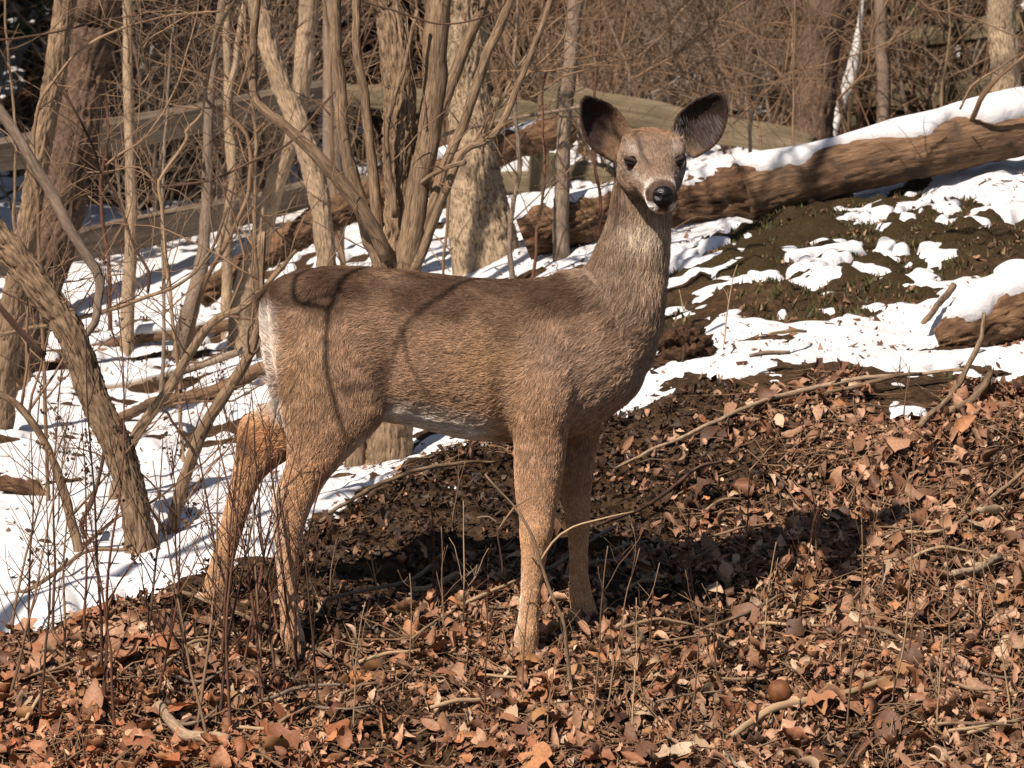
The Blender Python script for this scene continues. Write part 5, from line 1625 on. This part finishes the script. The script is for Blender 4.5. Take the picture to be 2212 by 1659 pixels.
# ---- the largest leaves one by one
variants = []
vr = np.random.default_rng(5)
LK = [('curled tan oak leaf lying on the leaf litter', [.42, .29, .18]), ('dark brown curled leaf lying on the leaf litter', [.19, .105, .055]), ('orange-brown dead leaf on the leaf litter', [.36, .185, .08]),
      ('pale bleached dead leaf on the leaf litter', [.52, .41, .28]), ('reddish dead leaf lying in the leaf litter', [.29, .13, .065])]
for k in range(5):
    row = []
    for v in range(6):
        lv = leaf_verts(1, vr, np.array([1.0]), .9, 11)[0].reshape(-1, 3)
        c = np.array(LK[k][1]) * (.65 + .3 * vr.random())
        me = mk_mesh('leaf_blade', lv, leaf_faces(1, 11), {'col': ('FLOAT_COLOR', np.tile([*c, 1], (len(lv), 1)))})
        me.materials.append(M['leaf'])
        row.append(me)
    variants.append(row)
xs, ys = scatter(300, -1.35, 1.35, -.78, .75, vr)
o_ = np.argsort(ys)
zs = ground_z(xs, ys)
gxs, gys = bank_tilt(xs, ys)
for i in range(300):
    k = int(vr.choice(5, p=[.36, .16, .2, .12, .16]))
    if ys[i] < -.2 and xs[i] < .1 and vr.random() < .6: k = int(vr.choice([2, 4]))
    o = link('fallen_leaf', variants[k][vr.integers(6)])
    s = float(vr.uniform(.04, .082)) * (1.15 if ys[i] < -.3 else 1)
    o.location = (xs[i], ys[i], zs[i] + .012 + s * .16 + .012 * vr.random())
    o.rotation_euler = (math.atan(gys[i]) + vr.normal(0, .4), -math.atan(gxs[i]) + vr.normal(0, .4), vr.uniform(0, 6.28))
    o.scale = (s, s, s)
    tag(o, LK[k][0], 'leaf', LK[k][0].split(' lying')[0].split(' on')[0] + ' group')

# ------------------------------------------------------------------ sticks
def stick(label, pts, mat, lift=.012, group=None, name='fallen_stick', rise=0, side=()):
    P = []
    for i, q in enumerate(pts):
        g = ground_hit(q[0], q[1])
        d = g[1] - CAM_Y
        P.append([g[0], g[1], float(ground_z(g[0], g[1])[0]) + .018 + lift + q[2] * .5 * d / FOC + (q[3] if len(q) > 3 else 0), q[2] * .5 * d / FOC])
    P = np.array(P)
    root = empty(name, label, 'stick', group, P[0, :3])
    B = spline(P, .015)
    B[:, :3] += np.stack([fbm(B[:, :3] * 14, 2, 61 + i) for i in range(3)], 1) * .004
    child('stick', tube_mesh('stick', B[:, :3], np.maximum(B[:, 3], .0008), 12, .0008, len(pts)), M[mat], root)
    return root


stick('long pale stick lying up the bank to the right of the deer'.replace(' to the right of the deer', ' beyond the deer shadow'), [(1330, 1035, 6), (1480, 985, 8), (1640, 930, 9), (1700, 910, 12), (1830, 880, 11), (1960, 862, 9), (2080, 858, 7)], 'pale')
stick('thick barkless stick propped up towards the half-buried log', [(1985, 975, 12), (2050, 905, 13, .01), (2090, 870, 12, .03), (2110, 850, 12, .06), (2120, 840, 10, .10), (2126, 836, 8, .15)], 'tan')
stick('stubby broken stick beside the propped one', [(2052, 935, 18), (2110, 905, 17), (2140, 880, 14, .02)], 'tan')
stick('pale thin log stick lying by the brown nut', [(1580, 1615, 15), (1640, 1592, 17), (1700, 1570, 18), (1840, 1550, 16), (1930, 1532, 13)], 'straw')
stick('greenish short branch lying on the bare soil patch', [(2060, 1300, 15), (2110, 1262, 18), (2155, 1216, 17)], 'furrow')
stick('thin forked stick reaching in over the litter from beyond the greenish branch', [(2030, 1180, 8), (2080, 1150, 9), (2150, 1105, 9), (2240, 1050, 9)], 'tan')
stick('thick grey-barked stick half sunk in orange leaves', [(345, 1570, 22), (395, 1600, 26), (440, 1628, 26), (490, 1655, 24)], 'pale')
stick('long thin stick slanting down to the near hind hoof', [(380, 1338, 7), (487, 1387, 9), (560, 1412, 9), (640, 1436, 8), (720, 1470, 8)], 'tan')
stick('grey thin stick lying below the deer shadow', [(700, 1365, 7), (790, 1330, 9), (880, 1290, 9), (960, 1250, 8)], 'grey')
stick('slab of pale split wood under the belly of the deer', [(895, 1324, 13), (930, 1312, 16), (985, 1296, 13)], 'pale')
stick('short tan stick in the litter below the fore hooves', [(930, 1608, 9), (985, 1590, 10), (1052, 1574, 9)], 'straw')
stick('straight stick from behind the near fore leg into the shadow', [(1150, 1290, 8), (1200, 1262, 8), (1270, 1215, 9), (1330, 1180, 7)], 'grey')
stick('dark twig crossing the deer shadow', [(1290, 1185, 7), (1400, 1130, 8), (1500, 1075, 8), (1560, 1050, 6)], 'darktwig')
stick('bent stick along the snow edge under the belly', [(690, 1165, 7), (800, 1115, 9), (900, 1075, 9), (1000, 1040, 8), (1070, 1020, 6)], 'tan')
stick('thin stick on the litter between the fallen nut and pale wood', [(1500, 1400, 6), (1600, 1350, 7), (1690, 1290, 7)], 'tan')
stick('crooked stick behind the propped stick by the snow edge', [(1770, 905, 8), (1850, 890, 9), (1930, 880, 9), (1990, 862, 7)], 'tan')
stick('stick lying on the snow before the half-buried log', [(1995, 755, 12), (2030, 722, 14), (2060, 690, 15)], 'tan', .04)
stick('brown bent twig on the snow by the stump', [(1660, 812, 6), (1700, 795, 8), (1740, 780, 6)], 'straw', .05)
stick('rusty bark strip at the snow edge', [(1620, 838, 9), (1660, 832, 10), (1705, 830, 8)], 'grey', .03)
stick('stick lying at the very edge of the leafy snow line', [(0, 1340, 8), (80, 1320, 10), (180, 1280, 9), (280, 1262, 7)], 'tan', .05)
for i in range(46):
    cx, cy = rr.uniform(40, 2180), rr.uniform(1120, 1640)
    if cx < 900 and cy < 1400: cy = rr.uniform(1420, 1640)
    a = rr.uniform(-.9, .35); Ls = rr.uniform(60, 200); w = rr.uniform(4.5, 9)
    dx, dy = math.cos(a) * Ls / 2, math.sin(a) * Ls / 2 * .55
    stick('thin dry stick lying loose on the leaf litter', [(cx - dx, cy - dy, w), (cx + rr.uniform(-6, 6), cy + rr.uniform(-8, 8), w * .95), (cx + dx, cy + dy, w * .6)], rr.choice(['tan', 'twig', 'straw', 'grey']), .014, 'loose sticks on the litter')

# the round brown nut
g = ground_hit(1683, 1552)
th = np.linspace(0, 2 * np.pi, 28, endpoint=False); ph = np.linspace(-np.pi / 2, np.pi / 2, 18)
Pn = np.array([[math.cos(b) * math.cos(a), math.cos(b) * math.sin(a), math.sin(b) * 1.05] for b in ph for a in th])
Pn *= (.026 * (1 + .05 * fbm(Pn * 3, 3, 5)))[:, None]
Fn = np.array([(i * 28 + j, i * 28 + (j + 1) % 28, (i + 1) * 28 + (j + 1) % 28, (i + 1) * 28 + j) for i in range(17) for j in range(28)])
nut = link('walnut', mk_mesh('walnut', Pn, Fn, {'bk': ('FLOAT_VECTOR', Pn)}), bark_mat('nut_husk', [(0.3, (.09, .035, .016)), (0.6, (.19, .08, .035)), (0.8, (.25, .12, .06))], 50, 1, .5, .002, .6))
nut.location = (g[0], g[1], float(ground_z(g[0], g[1])[0]) + .052)
tag(nut, 'round brown fallen nut among the dead leaves', 'nut')

# ------------------------------------------------------------------ moss and dead grass on the mound beyond
NM = 16000
mx_, my_ = _pm[0] + vr.normal(0, .62, NM), _pm[1] + vr.normal(0, .75, NM)
kk = snow_depth(mx_, my_) < -.004
mx_, my_ = mx_[kk], my_[kk]; NM = len(mx_)
mz_ = base_height(mx_, my_) + micro(mx_, my_) + .012
a = vr.uniform(0, 6.28, NM); hh = vr.uniform(.003, .014, NM); ww = vr.uniform(.004, .010, NM)
tp = np.stack([mx_ + vr.normal(0, .012, NM), my_ + vr.normal(0, .012, NM), mz_ + hh], 1)
V = np.stack([np.stack([mx_ - np.cos(a) * ww, my_ - np.sin(a) * ww, mz_ - .02], 1), np.stack([mx_ + np.cos(a) * ww, my_ + np.sin(a) * ww, mz_ - .02], 1), tp], 1).reshape(-1, 3)
pm_ = np.array([[.055, .056, .014], [.032, .032, .009], [.12, .085, .04], [.2, .13, .065], [.07, .05, .025]])
cm_ = pm_[vr.choice(5, NM, p=[.34, .26, .16, .1, .14])] * (.6 + .8 * vr.random((NM, 1)))
o = link('moss', mk_mesh('moss', V, np.arange(NM * 3).reshape(-1, 3), {'col': ('FLOAT_COLOR', np.repeat(np.c_[cm_, np.ones(NM)], 3, 0))}, False), M['leaf'])
tag(o, 'rough brown-green moss on the mound below the log', None, None, 'stuff')

# bits of bark, leaf and seed lying on the snow
NS = 5200
x, y = vr.uniform(-2.4, 2.4, NS * 3), vr.uniform(0.1, 6.5, NS * 3)
dpt = snow_depth(x, y)
kk = np.where((dpt > .006) & (vr.random(NS * 3) < np.clip(.45 + .8 * fbm(np.stack([x, y, 0 * x], 1) * 2.5, 2, 8), .03, 1)))[0][:NS]
x, y, dpt = x[kk], y[kk], dpt[kk]; NS = len(x)
sq_ = np.stack([x, y, 0 * x], 1)
z = base_height(x, y) + .016 + dpt + .012 * fbm(sq_ * 4.5, 3, 57) + .004 * fbm(sq_ * 17, 2, 58)
L = np.clip(vr.lognormal(math.log(.009), .6, NS), .003, .04)
V = np.empty((NS, 4, 3))
for j, (a, b) in enumerate(((-.5, -.2), (.5, -.3), (.55, .2), (-.4, .3))):
    V[:, j, 0] = a * L * vr.uniform(.6, 1.3, NS); V[:, j, 1] = b * L * vr.uniform(.3, 1.1, NS); V[:, j, 2] = vr.normal(0, .2, NS) * L
V = np.einsum('nab,nib->nia', rot_mats(NS, vr, .4), V) + np.stack([x, y, z], 1)[:, None, :]
col = PAL[vr.choice(len(PAL), NS, p=PW)] * (.3 + .5 * vr.random((NS, 1)))
o = link('snow_debris', mk_mesh('snow_debris', V.reshape(-1, 3), np.arange(NS * 4).reshape(NS, 4), {'col': ('FLOAT_COLOR', np.repeat(np.c_[col, np.ones(NS)], 4, 0))}, False), M['leaf'])
tag(o, 'bits of bark and leaf strewn on the snow', None, None, 'stuff')

# stray leaf bits among the moss
NB = 2600
x, y = vr.uniform(.2, 2.3, NB), vr.uniform(1.6, 5.2, NB)
kk = snow_depth(x, y) < -.004
x, y = x[kk], y[kk]; NB = len(x)
L = np.clip(vr.lognormal(math.log(.017), .5, NB), .006, .05)
V = leaf_verts(NB, vr, L, 1.0, 5)
V = np.einsum('nab,nijb->nija', rot_mats(NB, vr, .5), V) + np.stack([x, y, ground_z(x, y) + .014 + L * .15], 1)[:, None, None, :]
col = PAL[vr.choice(len(PAL), NB, p=PW)] * (.5 + .5 * vr.random((NB, 1)))
o = link('leaf_bits', mk_mesh('leaf_bits', V.reshape(-1, 3), leaf_faces(NB, 5), {'col': ('FLOAT_COLOR', np.repeat(np.c_[col, np.ones(NB)], 15, 0))}), M['leaf'])
tag(o, 'brown leaf bits scattered over the mossy mound', None, None, 'stuff')
